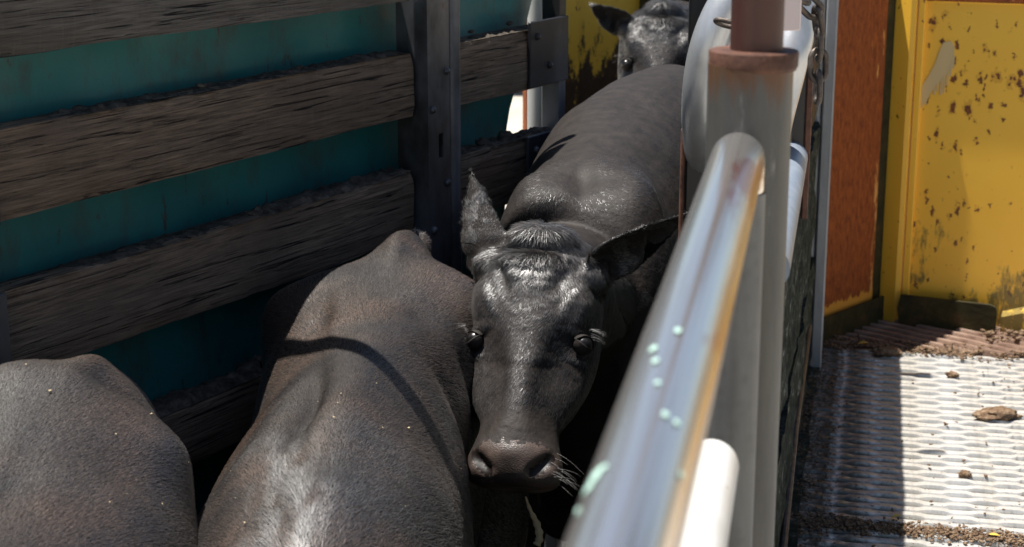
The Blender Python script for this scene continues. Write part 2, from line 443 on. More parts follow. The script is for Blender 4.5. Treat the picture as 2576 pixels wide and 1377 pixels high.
def m_hair(name, tint=(1, 1, 1), rough=.24):
    m = bpy.data.materials.new(name); m.use_nodes = True; t = m.node_tree; t.nodes.clear()
    o = t.nodes.new('ShaderNodeOutputMaterial'); h = t.nodes.new('ShaderNodeBsdfHairPrincipled')
    h.parametrization = 'COLOR'; h.inputs['Roughness'].default_value = rough
    h.inputs['Radial Roughness'].default_value = .35; h.inputs['IOR'].default_value = 1.62; h.inputs['Coat'].default_value = .0
    a = t.nodes.new('ShaderNodeAttribute'); a.attribute_name = 'tint'
    nr = t.nodes.new('ShaderNodeAttribute'); nr.attribute_name = 'nrm'
    p = t.nodes.new('ShaderNodeBsdfPrincipled'); p.inputs['Roughness'].default_value = .56; p.inputs['Specular IOR Level'].default_value = .95; p.inputs['Coat Weight'].default_value = .75; p.inputs['Coat Roughness'].default_value = .37; p.inputs['Coat IOR'].default_value = 1.7; t.links.new(nr.outputs['Vector'], p.inputs['Coat Normal'])
    p.inputs['Sheen Weight'].default_value = .07; p.inputs['Sheen Roughness'].default_value = .42; p.inputs['Sheen Tint'].default_value = (.86, .82, .78, 1)
    t.links.new(nr.outputs['Vector'], p.inputs['Normal']); t.links.new(a.outputs['Color'], p.inputs['Base Color'])
    mx = t.nodes.new('ShaderNodeMixShader'); mx.inputs[0].default_value = .93
    t.links.new(a.outputs['Color'], h.inputs['Color']); t.links.new(h.outputs[0], mx.inputs[1]); t.links.new(p.outputs[0], mx.inputs[2]); t.links.new(mx.outputs[0], o.inputs[0]); return m
HAIR = m_hair('coat_hair')

# ------------------------------------------------------------------ ground
link('yard_ground', mesh('yard_ground', [(-150, -150, 0), (150, -150, 0), (150, 150, 0), (-150, 150, 0)], [(0, 1, 2, 3)]), GROUND)['kind'] = 'structure'
def race_floor():
    a = np.array([[-2.6, -.6], [.1, -.6], [1.0, 5.1], [1.7, 8.0], [.2, 8.0], [-.5, 4.6], [-2.6, 1.0]])
    o = link('race_floor', mesh('race_floor', [(x, y, .02) for x, y in a], [tuple(range(len(a)))]), FLOOR); o['kind'] = 'structure'
race_floor()

# ------------------------------------------------------------------ left timber fence
FY = 30.6
FU = hd(FY); FN = np.array([cos(radians(FY)), -sin(radians(FY)), 0])      # FN points into the race
FA = np.array([-.22, 3.743, 0.0])
FROT = pi / 2 - radians(FY)                                               # local +x along the race, local -y into the race
fence = empty('timber_fence', FA, 'weathered timber rail fence on steel posts along the left side of the cattle race', 'fence', FROT)
def plank(x0, x1, z0, z1, th=.048, seed=0, mat=WOOD):
    nx = max(8, int((x1 - x0) / .02)); ny = 4; nz = 7
    def wob(x, s): return fbm(np.array([[x * 2.3, s * 7.1, seed * 3.3]]), seed, 4)[0]
    v = []; f = []
    ring = []
    prof = []
    c = .006
    # closed profile around the section: front face (y=0) then the top, back, bottom
    zs = np.linspace(z0, z1, nz)
    prof += [(0.0, z) for z in zs] + [(c, z1 + .001), (th * .5, z1 + .001), (th, z1), (th, z0), (th * .5, z0), (c, z0)]
    prof = [(p[0], p[1]) for p in prof]
    n = len(prof)
    xs = np.linspace(x0, x1, nx + 1)
    P_ = np.zeros(((nx + 1) * n, 3)); k = 0
    for x in xs:
        wt = .005 * wob(x, 1); wb = .006 * wob(x, 2)
        for (y, z) in prof:
            q = (z - z0) / (z1 - z0)
            P_[k] = (x, y, z + wt * q + wb * (1 - q)); k += 1
    gr = fbm(P_ * np.array([5, 1, 75.]) + seed * 11, seed + 5, 4)
    bg = fbm(P_ * np.array([3.5, 1, 12.]) + seed * 5, seed + 9, 3)
    face = (P_[:, 1] < .004)
    P_[:, 1] += np.where(face, -.0016 * gr - .003 * bg, 0)
    edge = (np.abs(P_[:, 2] - z1) < .012) | (np.abs(P_[:, 2] - z0) < .010)
    chip = fbm(P_ * np.array([16, 1, 16.]) + seed, seed + 3, 4)
    P_[:, 1] += np.where(face & edge, .004 + .006 * np.clip(chip, 0, 1), 0)
    for i in range(nx):
        for j in range(n):
            j2 = (j + 1) % n
            f.append((i * n + j, (i + 1) * n + j, (i + 1) * n + j2, i * n + j2))
    f.append(tuple(range(n))); f.append(tuple(range(nx * n + n - 1, nx * n - 1, -1)))
    return mesh('plank', P_, f, angle=50)
rows = [(1.748, 1.905), (1.488, 1.634), (1.218, 1.365), (.925, 1.042), (.60, .76), (.28, .44)]
SEC = [(-3.4, -1.30), (-1.225, .004), (.172, .66)]
k = 0
for r, (z0, z1) in enumerate(rows):
    for s, (x0, x1) in enumerate(SEC):
        if s == 2 and r == 0: continue
        z0b, z1b = z0, z1
        link('plank', plank(x0, x1, z0b, z1b, seed=k + 1, mat=WOOD), WOOD if (r != 0) else WOOD2, fence); k += 1
# mud ledges on the planks
def crust(x0, x1, z, y0, y1, seed, h=.02, step=.005, cut=-.2):
    xs = np.arange(x0, x1, step); ys = np.arange(y0, y1 + step, step)
    X, Y = np.meshgrid(xs, ys, indexing='ij')
    p = np.stack([X.ravel(), Y.ravel(), np.zeros(X.size)], 1)
    a = fbm(p * np.array([3.2, 3, 1]) + seed, seed, 3); b = fbm(p * 55 + seed, seed + 4, 3)
    e = np.clip(np.minimum(p[:, 1] - y0, y1 - p[:, 1]) / .012, 0, 1)
    ex = np.clip(np.minimum(p[:, 0] - x0, x1 - p[:, 0]) / .02, 0, 1)
    H = h * np.clip(.35 + a * .9, .04, 2) * e * ex + .0045 * b * e
    p[:, 2] = z + np.maximum(H, -.001)
    p[:, 0] += .002 * b; p[:, 1] += .002 * fbm(p * 60, seed + 8, 2)
    nx, ny = X.shape; f = []
    for i in range(nx - 1):
        for j in range(ny - 1): f.append((i * ny + j, (i + 1) * ny + j, (i + 1) * ny + j + 1, i * ny + j + 1))
    return p, f
for r, (z0, z1) in enumerate(rows[:4]):
    if r == 0: continue
    for s, (x0, x1) in enumerate(SEC):
        if s == 0: x0 = -1.8
        p, f = crust(x0, x1 - .005, z1, .004, .066, r * 7 + s, h=(.006, .006, .010, .016)[r], step=.007)
        o = link('mud', mesh('mud', p, f, smooth=True), MUD, fence); o['kind'] = 'stuff'
# fixed lumps of dung on the ledges
mb = MB()
for (x, z, sz) in ((-.17, 1.372, .024), (-.14, 1.372, .017), (-.52, 1.37, .022), (-.475, 1.368, .018), (-.33, 1.37, .012), (-.56, 1.05, .030), (-.60, 1.048, .022), (-.51, 1.06, .026), (-.46, 1.05, .02), (-.9, 1.37, .012), (-.66, 1.64, .012), (-.36, 1.64, .010), (.25, 1.375, .018), (.35, 1.378, .022), (.46, 1.375, .024), (.54, 1.372, .018), (.3, 1.65, .010), (.48, 1.652, .012)):
    n = 7
    v = []; f = []
    th = np.linspace(0, pi, n); ph = np.linspace(0, 2 * pi, 11)[:-1]
    for a in th:
        for b in ph: sz_ = sz * .72; v.append((x + sz_ * 1.6 * sin(a) * cos(b), .034 + sz_ * sin(a) * sin(b), z + sz_ * .6 * cos(a)))
    v = np.array(v); v += (fbm(v * 70, 3, 3)[:, None] * np.array([.5, .5, .5]) * sz * .6)
    for i in range(n - 1):
        for j in range(10): f.append((i * 10 + j, i * 10 + (j + 1) % 10, i * 10 + 10 + (j + 1) % 10, i * 10 + 10 + j))
    mb.add(v, f)
o = mb.obj('dung_lump', MUD, fence, angle=60); o['kind'] = 'stuff'
# flat steel post with slot
def flat_post():
    x0, x1, y0, y1 = .016, .104, -.030, -.006
    sx0, sx1, sz0, sz1 = .058, .076, 1.392, 1.447
    mb = MB()
    for a, b in (((x0, sx0), (0.0, 2.4)), ((sx1, x1), (0.0, 2.4))):
        mb.box((a[0], y0, b[0]), (a[1], y1, b[1]))
    mb.box((sx0, y0, 0), (sx1, y1, sz0)); mb.box((sx0, y0, sz1), (sx1, y1, 2.4))
    mb.box((x0 + .002, y1, 0), (x0 + .010, y1 + .06, 2.4)); mb.box((x1 - .010, y1, 0), (x1 - .002, y1 + .06, 2.4))
    return mb
flat_post().obj('post', STEEL, fence)
MB().tube(dens([(.142, -.010, 0), (.142, -.010, 2.4)], .3), .0215, 20).obj('pipe_post', STEEL, fence)
def bolt(x, z, y=-.030, r=.0085):
    mb = MB().lathe((x, y, z), [(r * 1.25, 0), (r * 1.25, .0015), (r, .0016), (r * .96, .004), (r * .7, .0068), (r * .3, .008), (.0005, .0082)], 16, axis=(0, -1, 0))
    mb.obj('bolt', STEEL, fence)
for x, z in ((.092, 1.585), (.034, 1.505), (.034, 1.23), (.092, 1.33), (.034, 1.78), (.090, 1.05)): bolt(x, z)
# end plates and end post
for (x0, x1, z0, z1, bl) in ((.502, .695, 1.492, 1.655, ((.535, 1.617), (.597, 1.540))), (.492, .695, 1.22, 1.372, ((.53, 1.335), (.60, 1.26)))):
    MB().box((x0, -.012, z0), (x1, -.003, z1), .002).obj('bracket_plate', STEELB, fence)
    for b in bl: bolt(b[0], b[1], -.012, .0085)
MB().box((.665, -.002, 0), (.700, .05, 1.77), .002).obj('end_post', STEEL, fence)
MB().tube(dens([(.845, .165, 0), (.845, .165, 1.80)], .4), .027, 20).obj('pipe_post', m_galv('pale_pipe', (.3, .3, .29), (.42, .42, .41), 0, .5, .2), fence)
for (z0, z1) in rows[:4]:
    MB().box((-1.262, -.010, z0 - .004), (-1.213, -.002, z1 + .006), .002).obj('bracket_plate', STEELB, fence)
MB().box((-1.300, -.004, 0), (-1.262, .05, 2.4), .002).obj('post', STEEL, fence)

# ------------------------------------------------------------------ teal sheet behind the fence
def teal():
    xs = np.linspace(-3.6, .86, 150); zs = np.linspace(.02, 2.01, 28); v = []; f = []
    for side in (0, 1):
        for x in xs:
            for z in zs:
                y = .105 + .010 * sin(x * 5.1) * sin(z * 3 + 1) + .006 * sin(x * 17 + z * 4) + side * .02
                xx = min(x, max(.575, .675 + .45 * (z - 1.6)) + .006 * sin(z * 60))
                v.append((xx, y, z))
    n = len(zs); N = len(xs) * n
    for i in range(len(xs) - 1):
        for j in range(n - 1):
            f.append((i * n + j, (i + 1) * n + j, (i + 1) * n + j + 1, i * n + j + 1))
            f.append((N + i * n + j, N + i * n + j + 1, N + (i + 1) * n + j + 1, N + (i + 1) * n + j))
    for i in range(len(xs) - 1):
        a = i * n + n - 1; f.append((a, a + n, N + a + n, N + a))
    L = (len(xs) - 1) * n
    for j in range(n - 1): f.append((L + j, N + L + j, N + L + j + 1, L + j + 1))
    o = link('teal_sheet', mesh('teal_sheet', v, f, smooth=True), TEAL, None, FA, FROT)
    meta(o, 'dull teal painted sheet lining the back of the timber fence', 'sheet')
teal()

# ------------------------------------------------------------------ things seen past the end of the fence
b = P(1345, 62, 7.5)
o = MB().lathe((0, 0, 0), [(.052, 0), (.052, b[2] - .05), (.05, b[2] - .02), (.038, b[2] + .005), (.018, b[2] + .02), (.001, b[2] + .024)], 24).obj('bollard', FLANGE, None, (b[0], b[1], 0))
meta(o, 'red-brown round-topped bollard glimpsed beyond the end of the timber fence', 'bollard')
b = P(1332, 275, 5.2)
o = MB().box((-.016, -.02, 0), (.016, .02, 1.62), .003).obj('rusty_post', RUST, None, (b[0], b[1], 0), .3)
meta(o, 'thin dark rusty post in the bright gap beyond the fence end', 'post')
b = P(1345, 20, 14)
o = MB().box((-2.2, 0, 0), (3.2, .2, 2.3)).obj('yard_wall', GALVD, None, (b[0], b[1], 0), 0)
meta(o, 'grey wall far across the bright yard beyond the fence', 'wall')

# ------------------------------------------------------------------ far rusted yellow panel across the race
pa = P(1436, 200, 6.0); pb = P(1760, 200, 6.5)
ang = atan2(pb[1] - pa[1], pb[0] - pa[0]); L = np.linalg.norm((pb - pa)[:2])
far = empty('yellow_gate_panel', (pa[0], pa[1], 0), 'yellow steel panel mostly rusted dark behind the farthest animal', 'panel', ang)
seam = .045
o = MB().box((-.06, 0, .3), (seam - .003, .02, 1.9)).obj('panel_sheet', YELLOWR, far, angle=30)
o = MB().box((seam + .003, .006, .3), (L + .8, .026, 1.9)).obj('panel_sheet', YELLOWR, far, angle=30)
MB().box((.36, -.04, 1.47), (L + .8, 0.004, 1.62), .004).obj('cross_bar', KICK, far)

# ------------------------------------------------------------------ deck
ZD = .55
DY = 12.1
DU = hd(DY); DR = np.array([cos(radians(DY)), -sin(radians(DY)), 0])
D0 = np.array([.604, 3.54, 0])                       # a point of the deck's race-side edge
deck = empty('tread_deck', (D0[0], D0[1], ZD), 'aluminium walkway deck of embossed tread bars beside the gate', 'walkway', -radians(DY))
def slat_mesh(off, wd=.0335, L=1.9):
    """one tread bar: low flat bar with long raised lenses at alternating places"""
    xs = []; per = .118
    prof = [(-.5, 0), (-.5, .6), (-.40, .92), (0, 1.0), (.30, .9), (.5, .55), (.5, 0)]
    X = 0.0; st = []
    while X < L:
        ph = ((X + off) % per) / per
        a = max(0.0, min(1.0, min(ph / .14, (.62 - ph) / .14)))
        st.append((X, a)); X += per / 16
    v = []; f = []; n = len(prof)
    for x, a in st:
        for (py, pz) in prof:
            wv = wd * (.93 + .07 * a); v.append((x, py * wv, -.012 + pz * .012 + (pz > .7) * (.0040 * a * (pz - .2)) + (pz > .55) * .0012 * a * (py < 0)))
    for i in range(len(st) - 1):
        for j in range(n - 1): f.append((i * n + j, (i + 1) * n + j, (i + 1) * n + j + 1, i * n + j + 1))
    f.append(tuple(range(n))); f.append(tuple(range((len(st) - 1) * n + n - 1, (len(st) - 1) * n - 1, -1)))
    return mesh('tread_bar', v, f, angle=40)
SL = [slat_mesh(0.0), slat_mesh(.059)]
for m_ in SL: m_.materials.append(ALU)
pitch = .0410
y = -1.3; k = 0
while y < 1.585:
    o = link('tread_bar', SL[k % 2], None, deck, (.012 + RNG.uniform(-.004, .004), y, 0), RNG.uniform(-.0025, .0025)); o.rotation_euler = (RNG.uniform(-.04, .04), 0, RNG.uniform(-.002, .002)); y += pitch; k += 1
MB().box((0.0, -1.32, -.05), (1.95, 1.60, -.0145)).obj('under_plate', KICK, deck)
# rusty strip along the race side of the deck
o = MB().tube(dens([P(1962, 1420, 3.60), P(1970, 1377, 3.70), P(2000, 1080, 4.12), P(2035, 822, 4.86)], .2), .009, 10).obj('edge_rod', CHAIN, None)
meta(o, 'thin rusty rod running along the race side of the tread deck', 'rod')
# brown slatted ramp behind the tread deck
SY = 133.9
SU = hd(SY); SV = hd(SY - 90)
R0 = on_z(2120, 862, ZD)
ramp = empty('rusty_ramp', (R0[0], R0[1], ZD), 'brown rusty slatted ramp piece strewn with soil between deck and yellow panel', 'ramp', pi / 2 - radians(SY))
def brown_slat(L=1.9, wd=.046, seed=0):
    xs = np.arange(0, L, .03); v = []; f = []
    prof = [(-.5, -.02), (-.5, .004), (-.42, .009), (.36, .0), (.5, -.008), (.5, -.02)]
    n = len(prof)
    for x in xs:
        for (py, pz) in prof: v.append((x, py * wd, pz))
    v = np.array(v); v[:, 2] += .0012 * fbm(v * 30 + seed, seed, 3)
    for i in range(len(xs) - 1):
        for j in range(n - 1): f.append((i * n + j, (i + 1) * n + j, (i + 1) * n + j + 1, i * n + j + 1))
    f.append(tuple(range(n))); f.append(tuple(range((len(xs) - 1) * n + n - 1, (len(xs) - 1) * n - 1, -1)))
    return mesh('ramp_slat', v, f, angle=40)
for i in range(28):
    yl = -.16 + i * .049; b0_ = (R0 - D0)[:2] @ DU[:2]; xe = (b0_ + yl * (hd(SY - 90) @ DU) - 1.618) / -(SU @ DU)
    if xe < -.08: continue
    xe = min(xe, 1.9); me_ = brown_slat(L=xe + .17, seed=i); me_.materials.append(BROWN)
    o = link('ramp_slat', me_, None, ramp, (-.14, yl, .004))

# crumbs of dung and soil (stuff) over deck and ramp
def ico():
    t = (1 + sqrt(5)) / 2
    v = np.array([(-1, t, 0), (1, t, 0), (-1, -t, 0), (1, -t, 0), (0, -1, t), (0, 1, t), (0, -1, -t), (0, 1, -t), (t, 0, -1), (t, 0, 1), (-t, 0, -1), (-t, 0, 1)]) / sqrt(1 + t * t)
    f = [(0, 11, 5), (0, 5, 1), (0, 1, 7), (0, 7, 10), (0, 10, 11), (1, 5, 9), (5, 11, 4), (11, 10, 2), (10, 7, 6), (7, 1, 8), (3, 9, 4), (3, 4, 2), (3, 2, 6), (3, 6, 8), (3, 8, 9), (4, 9, 5), (2, 4, 11), (6, 2, 10), (8, 6, 7), (9, 8, 1)]
    return v, np.array(f)
IV, IF = ico()
def crumbs(name, pts, sizes, mat, parent=None, flat=.55, kind='stuff'):
    N = len(pts); A = RNG.uniform(-1, 1, (N, 3, 3)) * .35 + np.eye(3)
    V = np.einsum('nij,kj->nki', A, IV); V[:, :, 2] *= flat
    V = V * sizes[:, None, None] + pts[:, None, :]
    F = (IF[None] + (np.arange(N) * 12)[:, None, None]).reshape(-1, 3)
    me = bpy.data.meshes.new(name); me.vertices.add(N * 12); me.vertices.foreach_set('co', V.ravel())
    me.loops.add(F.size); me.loops.foreach_set('vertex_index', F.ravel().astype(np.int32)); me.polygons.add(len(F))
    me.polygons.foreach_set('loop_start', np.arange(0, F.size, 3, dtype=np.int32)); me.update(calc_edges=True)
    o = link(name, me, mat, parent)
    if kind: o['kind'] = kind
    return o
def dxy(a, b, z=ZD): return D0[:2] + DR[:2] * a + DU[:2] * b
pts = []; sz = []
def scat(n, fa, fb, s0, s1, z=ZD + .005):
    for _ in range(n):
        a, b = fa(), fb(); q = dxy(a, b); pts.append((q[0], q[1], z + RNG.uniform(0, .004))); sz.append(s0 + (s1 - s0) * RNG.random() ** 3)
# along the deck's race edge, dense and dark
scat(5200, lambda: abs(RNG.normal(0, .055)) - .005, lambda: RNG.uniform(-1.1, 1.62), .0012, .0055)
scat(1300, lambda: RNG.uniform(0, 1.9), lambda: RNG.uniform(-1.2, 1.6), .0012, .006)
# a band across the deck near the front, another where it meets the ramp
for _ in range(9000):
    a = RNG.uniform(0, 1.7); b = .135 + .02 * sin(a * 5) - a * .02 + RNG.normal(0, .022); q = dxy(a, b); pts.append((q[0], q[1], ZD + .005 + RNG.uniform(0, .006))); sz.append(.0012 + .0048 * RNG.random() ** 3)
for _ in range(7000):
    a = RNG.uniform(0, 1.7); b = 1.60 + .02 * sin(a * 9) + RNG.normal(0, .028); q = dxy(a, b); pts.append((q[0], q[1], ZD + .006 + RNG.uniform(0, .006))); sz.append(.0012 + .006 * RNG.random() ** 3)
clus = fbm(np.array(pts) * 9, 5, 3); keep = clus > -.55
o = crumbs('deck_crumbs', np.array(pts)[keep], np.array(sz)[keep], DIRT); meta(o, 'brown dung and soil crumbs scattered over the tread deck', 'dirt')
pts = []; sz = []
for _ in range(9000):
    a = RNG.uniform(.05, 1.9); b = RNG.uniform(1.62, 2.3); q = dxy(a, b); pts.append((q[0], q[1], ZD + .012 + RNG.uniform(0, .008))); sz.append(.0018 + .009 * RNG.random() ** 3)
pts = np.array(pts); sz = np.array(sz); kk = fbm(pts * 7 + 3, 9, 3) + (pts[:, 1] - 5.45) * 1.6 + (pts[:, 0] - 1.4) * .5
keep = kk > -.12
o = crumbs('ramp_soil', pts[keep], sz[keep], DIRT); meta(o, 'dry soil and dung heaped on the rusty slatted ramp', 'dirt')
# a lone slab of dung on the tread deck
def clod(name, c, sx, sy, sz_, seed, label, rz=0, mat=DIRT):
    v = []; f = []; n = 13; m_ = 26
    for i in range(n):
        a = pi * i / (n - 1)
        for j in range(m_):
            b_ = 2 * pi * j / m_; v.append((sin(a) * cos(b_), sin(a) * sin(b_), cos(a)))
    v = np.array(v); r = 1 + .38 * fbm(v * 2.2 + seed, seed, 4) + .12 * fbm(v * 9 + seed, seed + 3, 3)
    v = v * r[:, None] * np.array([sx, sy, sz_])
    for i in range(n - 1):
        for j in range(m_): f.append((i * m_ + j, i * m_ + (j + 1) % m_, (i + 1) * m_ + (j + 1) % m_, (i + 1) * m_ + j))
    o = link(name, mesh(name, v, f, angle=70), mat, None, c, rz); meta(o, label, 'clod'); return o
c = on_z(2508, 1042, ZD + .012); clod('dung_clod', c, .062, .034, .014, 3, 'large flat brown dung clod lying alone on the sunlit tread deck')
c = on_z(2232, 886, ZD + .012); clod('dung_clod', c, .05, .024, .014, 8, 'crumbly brown clod where the tread deck meets the ramp')
c = on_z(2428, 1192, ZD + .01); clod('dung_clod', c, .014, .012, .009, 5, 'small dark dung clod low on the sunlit deck')
c = on_z(2318, 1215, ZD + .012); clod('dung_clod', on_z(2395, 942, ZD + .01), .02, .012, .008, 6, 'small brown clod high on the sunlit deck')
def leaf(px, py, rz, label, s=.014):
    c = on_z(px, py, ZD + .012)
    v = []; f = []
    ts = np.linspace(0, 1, 7)
    for t in ts:
        wv = s * .42 * sin(pi * min(1, t * .95 + .03)); 
        v += [((t - .5) * 2 * s, -wv, .003 * sin(3 * t)), ((t - .5) * 2 * s, 0, .003 * sin(3 * t) - .002), ((t - .5) * 2 * s, wv, .004 * sin(3 * t))]
    for i in range(6):
        for j in range(2): f.append((i * 3 + j, i * 3 + j + 1, i * 3 + 4 + j, i * 3 + 3 + j))
    o = link('leaf', mesh('leaf', v, f, smooth=True), LEAF, None, c, rz); meta(o, label, 'leaf')
leaf(2256, 1300, .4, 'small yellow leaf in shade at the bottom of the tread deck')
leaf(2500, 1347, -.3, 'pale yellow leaf on the sunlit deck at the lower right')
leaf(2172, 864, .2, 'orange leaf at the shaded far edge of the tread deck', .018)

# ------------------------------------------------------------------ rusted side panel, yellow panel, kick plates
RP0 = on_z(2040, 872, ZD); RY = 42.5
rp = empty('rusted_side_panel', (RP0[0], RP0[1], ZD), 'tall orange rusted steel side panel left of the yellow panel', 'panel', pi / 2 - radians(RY))
RL = .385
MB().box((-.02, 0, .06), (RL - .03, .012, 1.12)).obj('rusted_sheet', RUST, rp)
o = MB().box((-.02, -.022, -.02), (RL + .012, -.012, .088), .002).obj('kick_plate', KICK, rp)
o.rotation_euler = (0, -.0, 0)
MB().box((RL - .028, .006, -.02), (RL + .06, .03, 1.12)).obj('joint_strip', KICK, rp)  # added dark strip standing in for the shaded gap between the panels
MB().box((-.02, .013, -.9), (.05, .03, .058)).obj('lower_strip', YELLOWO, rp)
YP0 = RP0 + hd(RY) * (RL + .03); YY = 111.0
yp = empty('yellow_wall', (YP0[0], YP0[1], ZD), 'bright yellow painted steel panel with rust spots at the right', 'panel', pi / 2 - radians(YY))
# rolled edge column beside the rusted panel, then the sheet
_fl = [(-.035, .040), (-.030, .018), (-.005, .000), (.046, -.024), (.060, -.022), (.063, -.010), (.063, .040)]
link('folded_flange', mesh('folded_flange', [(x, y, -.05) for x, y in _fl] + [(x, y, 1.12) for x, y in _fl], [tuple(range(6, -1, -1)), tuple(range(7, 14))] + [(i, (i + 1) % 7, 7 + (i + 1) % 7, 7 + i) for i in range(7)]), YELLOWO, yp)
MB().box((.066, -.012, -.05), (.088, .03, 1.12), .003).obj('edge_strip', YELLOWO, yp)
MB().box((.088, .010, -.05), (1.5, .03, 1.12)).obj('panel_sheet', YELLOW, yp)
def kick2():
    x0, x1, z0, z1 = .060, .372, -.01, .098; c = .02; t = .014
    out = [(x0 + .012, z0), (x1, z0), (x1, z1 - c), (x1 - .006, z1 - .006), (x1 - c, z1), (x0 + .008, z1 + .006), (x0, z1 * .6)]
    v = [(x, -.055, z) for x, z in out] + [(x, -.055 + t, z) for x, z in out]; n = len(out)
    f = [tuple(range(n)), tuple(range(2 * n - 1, n - 1, -1))] + [(i, n + i, n + (i + 1) % n, (i + 1) % n) for i in range(n)]
    link('kick_plate', mesh('kick_plate', v, f), KICK, yp)
kick2()
def gus():
    v = [(.385, -.03, -.01), (1.3, -.05, -.01), (1.3, -.05, .34), (.385, -.03, .055), (.385, .009, -.01), (1.3, .009, -.01), (1.3, .009, .36), (.385, .009, .065)]
    f = [(0, 1, 2, 3), (7, 6, 5, 4), (3, 2, 6, 7), (0, 4, 5, 1), (1, 5, 6, 2), (0, 3, 7, 4)]
    link('gusset', mesh('gusset', v, f), YELLOW, yp)
gus()
MB().box((.088, -.010, 1.046), (1.5, .009, 1.065), .003).obj('top_lip', RUST, yp)
# dribbled cream paint smear on the yellow sheet
def smear():
    import random as R_
    R_.seed(3)
    pts_ = [(2398, 160, 20), (2385, 185, 24), (2368, 210, 22), (2350, 232, 20), (2335, 252, 14)]
    def w2l(px, py):
        r = ray(px, py); A = YP0 + hd(YY + 0) * 0; n_ = np.array([cos(radians(YY)), -sin(radians(YY)), 0])
        A = A + (-n_) * .0
        t = (n_ @ (A - CAM)) / (n_ @ r); q = CAM + t * r; d = q - YP0
        return np.array([d @ hd(YY), d[2] + YP0[2] - ZD])
    mb = MB()
    base = [w2l(x, y) for x, y, _ in pts_]
    f1 = []; top = [(2372, 108), (2392, 104), (2400, 118), (2399, 150), (2392, 175), (2372, 200), (2355, 215), (2340, 235), (2328, 262), (2306, 262), (2304, 243), (2320, 215), (2336, 190), (2352, 160), (2362, 130)]
    outl = [w2l(x, y) for x, y in top]
    n = len(outl); c = sum(outl) / n
    v = [(p[0], .0075, p[1]) for p in outl]; mb.add(v + [(c[0], .0070, c[1])], [(i, (i + 1) % n, n) for i in range(n)])
    for px, py, ln in ((2399, 140, 34), (2392, 165, 28), (2384, 180, 36), (2375, 190, 46), (2368, 200, 40), (2358, 208, 24), (2350, 222, 18), (2318, 258, 14), (2328, 255, 10)):
        a = w2l(px, py); b_ = w2l(px - 1, py + ln)
        mb.box((a[0] - .0028, .0066, b_[1]), (a[0] + .0028, .0082, a[1]))
    mb.obj('paint_smear', Mat('cream_paint', .5).col((.66, .50, .24)).m, yp)
smear()

# galvanised upright in front of the rusted panel
b = P(2068, 400, 4.93)
gp = empty('galvanised_upright', (b[0], b[1], 0), 'slim grey galvanised upright post in front of the rusted panel', 'post', -radians(12))
GALVU = m_galv('galvanised_upright', (.22, .225, .23), (.34, .345, .35), 0, .55, .2)
MB().box((-.006, -.02, 0.15), (.026, .02, 1.70), .004).obj('upright', GALVU, gp)
MB().tube(dens([(-.020, .0, .15), (-.020, .0, 1.70)], .5), .014, 14).obj('side_pipe', GALVU, gp)

# ------------------------------------------------------------------ boards of the gate wall
def wall_pt(Y, off=0.0): 
    q = D0 + DU * ((Y - D0[1]) / DU[1]); return q + DR * off
W0 = wall_pt(1.05, -.012)
gw = empty('board_barrier', (W0[0], W0[1], 0), 'mouldy black timber board barrier between race and tread deck', 'barrier', pi / 2 - radians(DY))
def rough_board(x0, x1, z0, z1, y0, y1, seed, amp=.006, step=.02):
    nx = int((x1 - x0) / step); nz = max(2, int((z1 - z0) / step)); v = []; f = []
    xs = np.linspace(x0, x1, nx + 1); zs = np.linspace(z0, z1, nz + 1)
    for side, yy in ((0, y0), (1, y1)):
        for x in xs:
            for z in zs: v.append((x, yy, z))
    v = np.array(v); n = nz + 1; N = len(xs) * n
    d = fbm(v * np.array([9, 1, 16]) + seed, seed, 4)
    v[:, 1] += np.where(np.arange(len(v)) < N, -1, 1) * amp * d
    v[:, 2] += np.where(np.abs(v[:, 2] - z1) < 1e-6, amp * 1.3 * fbm(v * 14, seed + 2, 3), 0)
    for i in range(nx):
        for j in range(nz):
            f.append((i * n + j, (i + 1) * n + j, (i + 1) * n + j + 1, i * n + j + 1)); f.append((N + i * n + j, N + i * n + j + 1, N + (i + 1) * n + j + 1, N + (i + 1) * n + j))
    for i in range(nx):
        for j in (0, nz): f.append((i * n + j, N + i * n + j, N + (i + 1) * n + j, (i + 1) * n + j))
    for i in (0, nx):
        for j in range(nz): f.append((i * n + j, i * n + j + 1, N + i * n + j + 1, N + i * n + j))
    return mesh('board', v, f, smooth=False, angle=60)
# local x runs along the race, local y<0 is the deck side
link('board', rough_board(0, 4.14, .93, 1.30, -.012, 0.03, 3), MOULD, gw)
link('board', rough_board(0, 4.12, .58, .90, -.016, 0.03, 5), MOULD, gw)
link('board', rough_board(0, 4.1, .20, .56, -.040, 0.0, 8), MOULD, gw)
link('board', rough_board(1.75, 4.14, 1.335, 1.545, -.006, 0.024, 13, .003), BLACK, gw)
# black belting panel behind the hoop
b = P(1880, 420, 2.98)
bp = empty('black_panel', (b[0], b[1], 0), 'black board panel with worn brown wooden edges behind the galvanised hoop', 'board', 0)
MB().box((-.108, 0, 1.455), (.098, .020, 1.86), .003).obj('face_board', BLACK, bp)
MB().box((-.116, .002, 1.30), (-.1085, .024, 1.60), .002).obj('edge_strip', FLANGE, bp)
MB().box((.0985, .002, 1.44), (.110, .026, 2.2), .002).obj('edge_strip', FLANGE, bp)

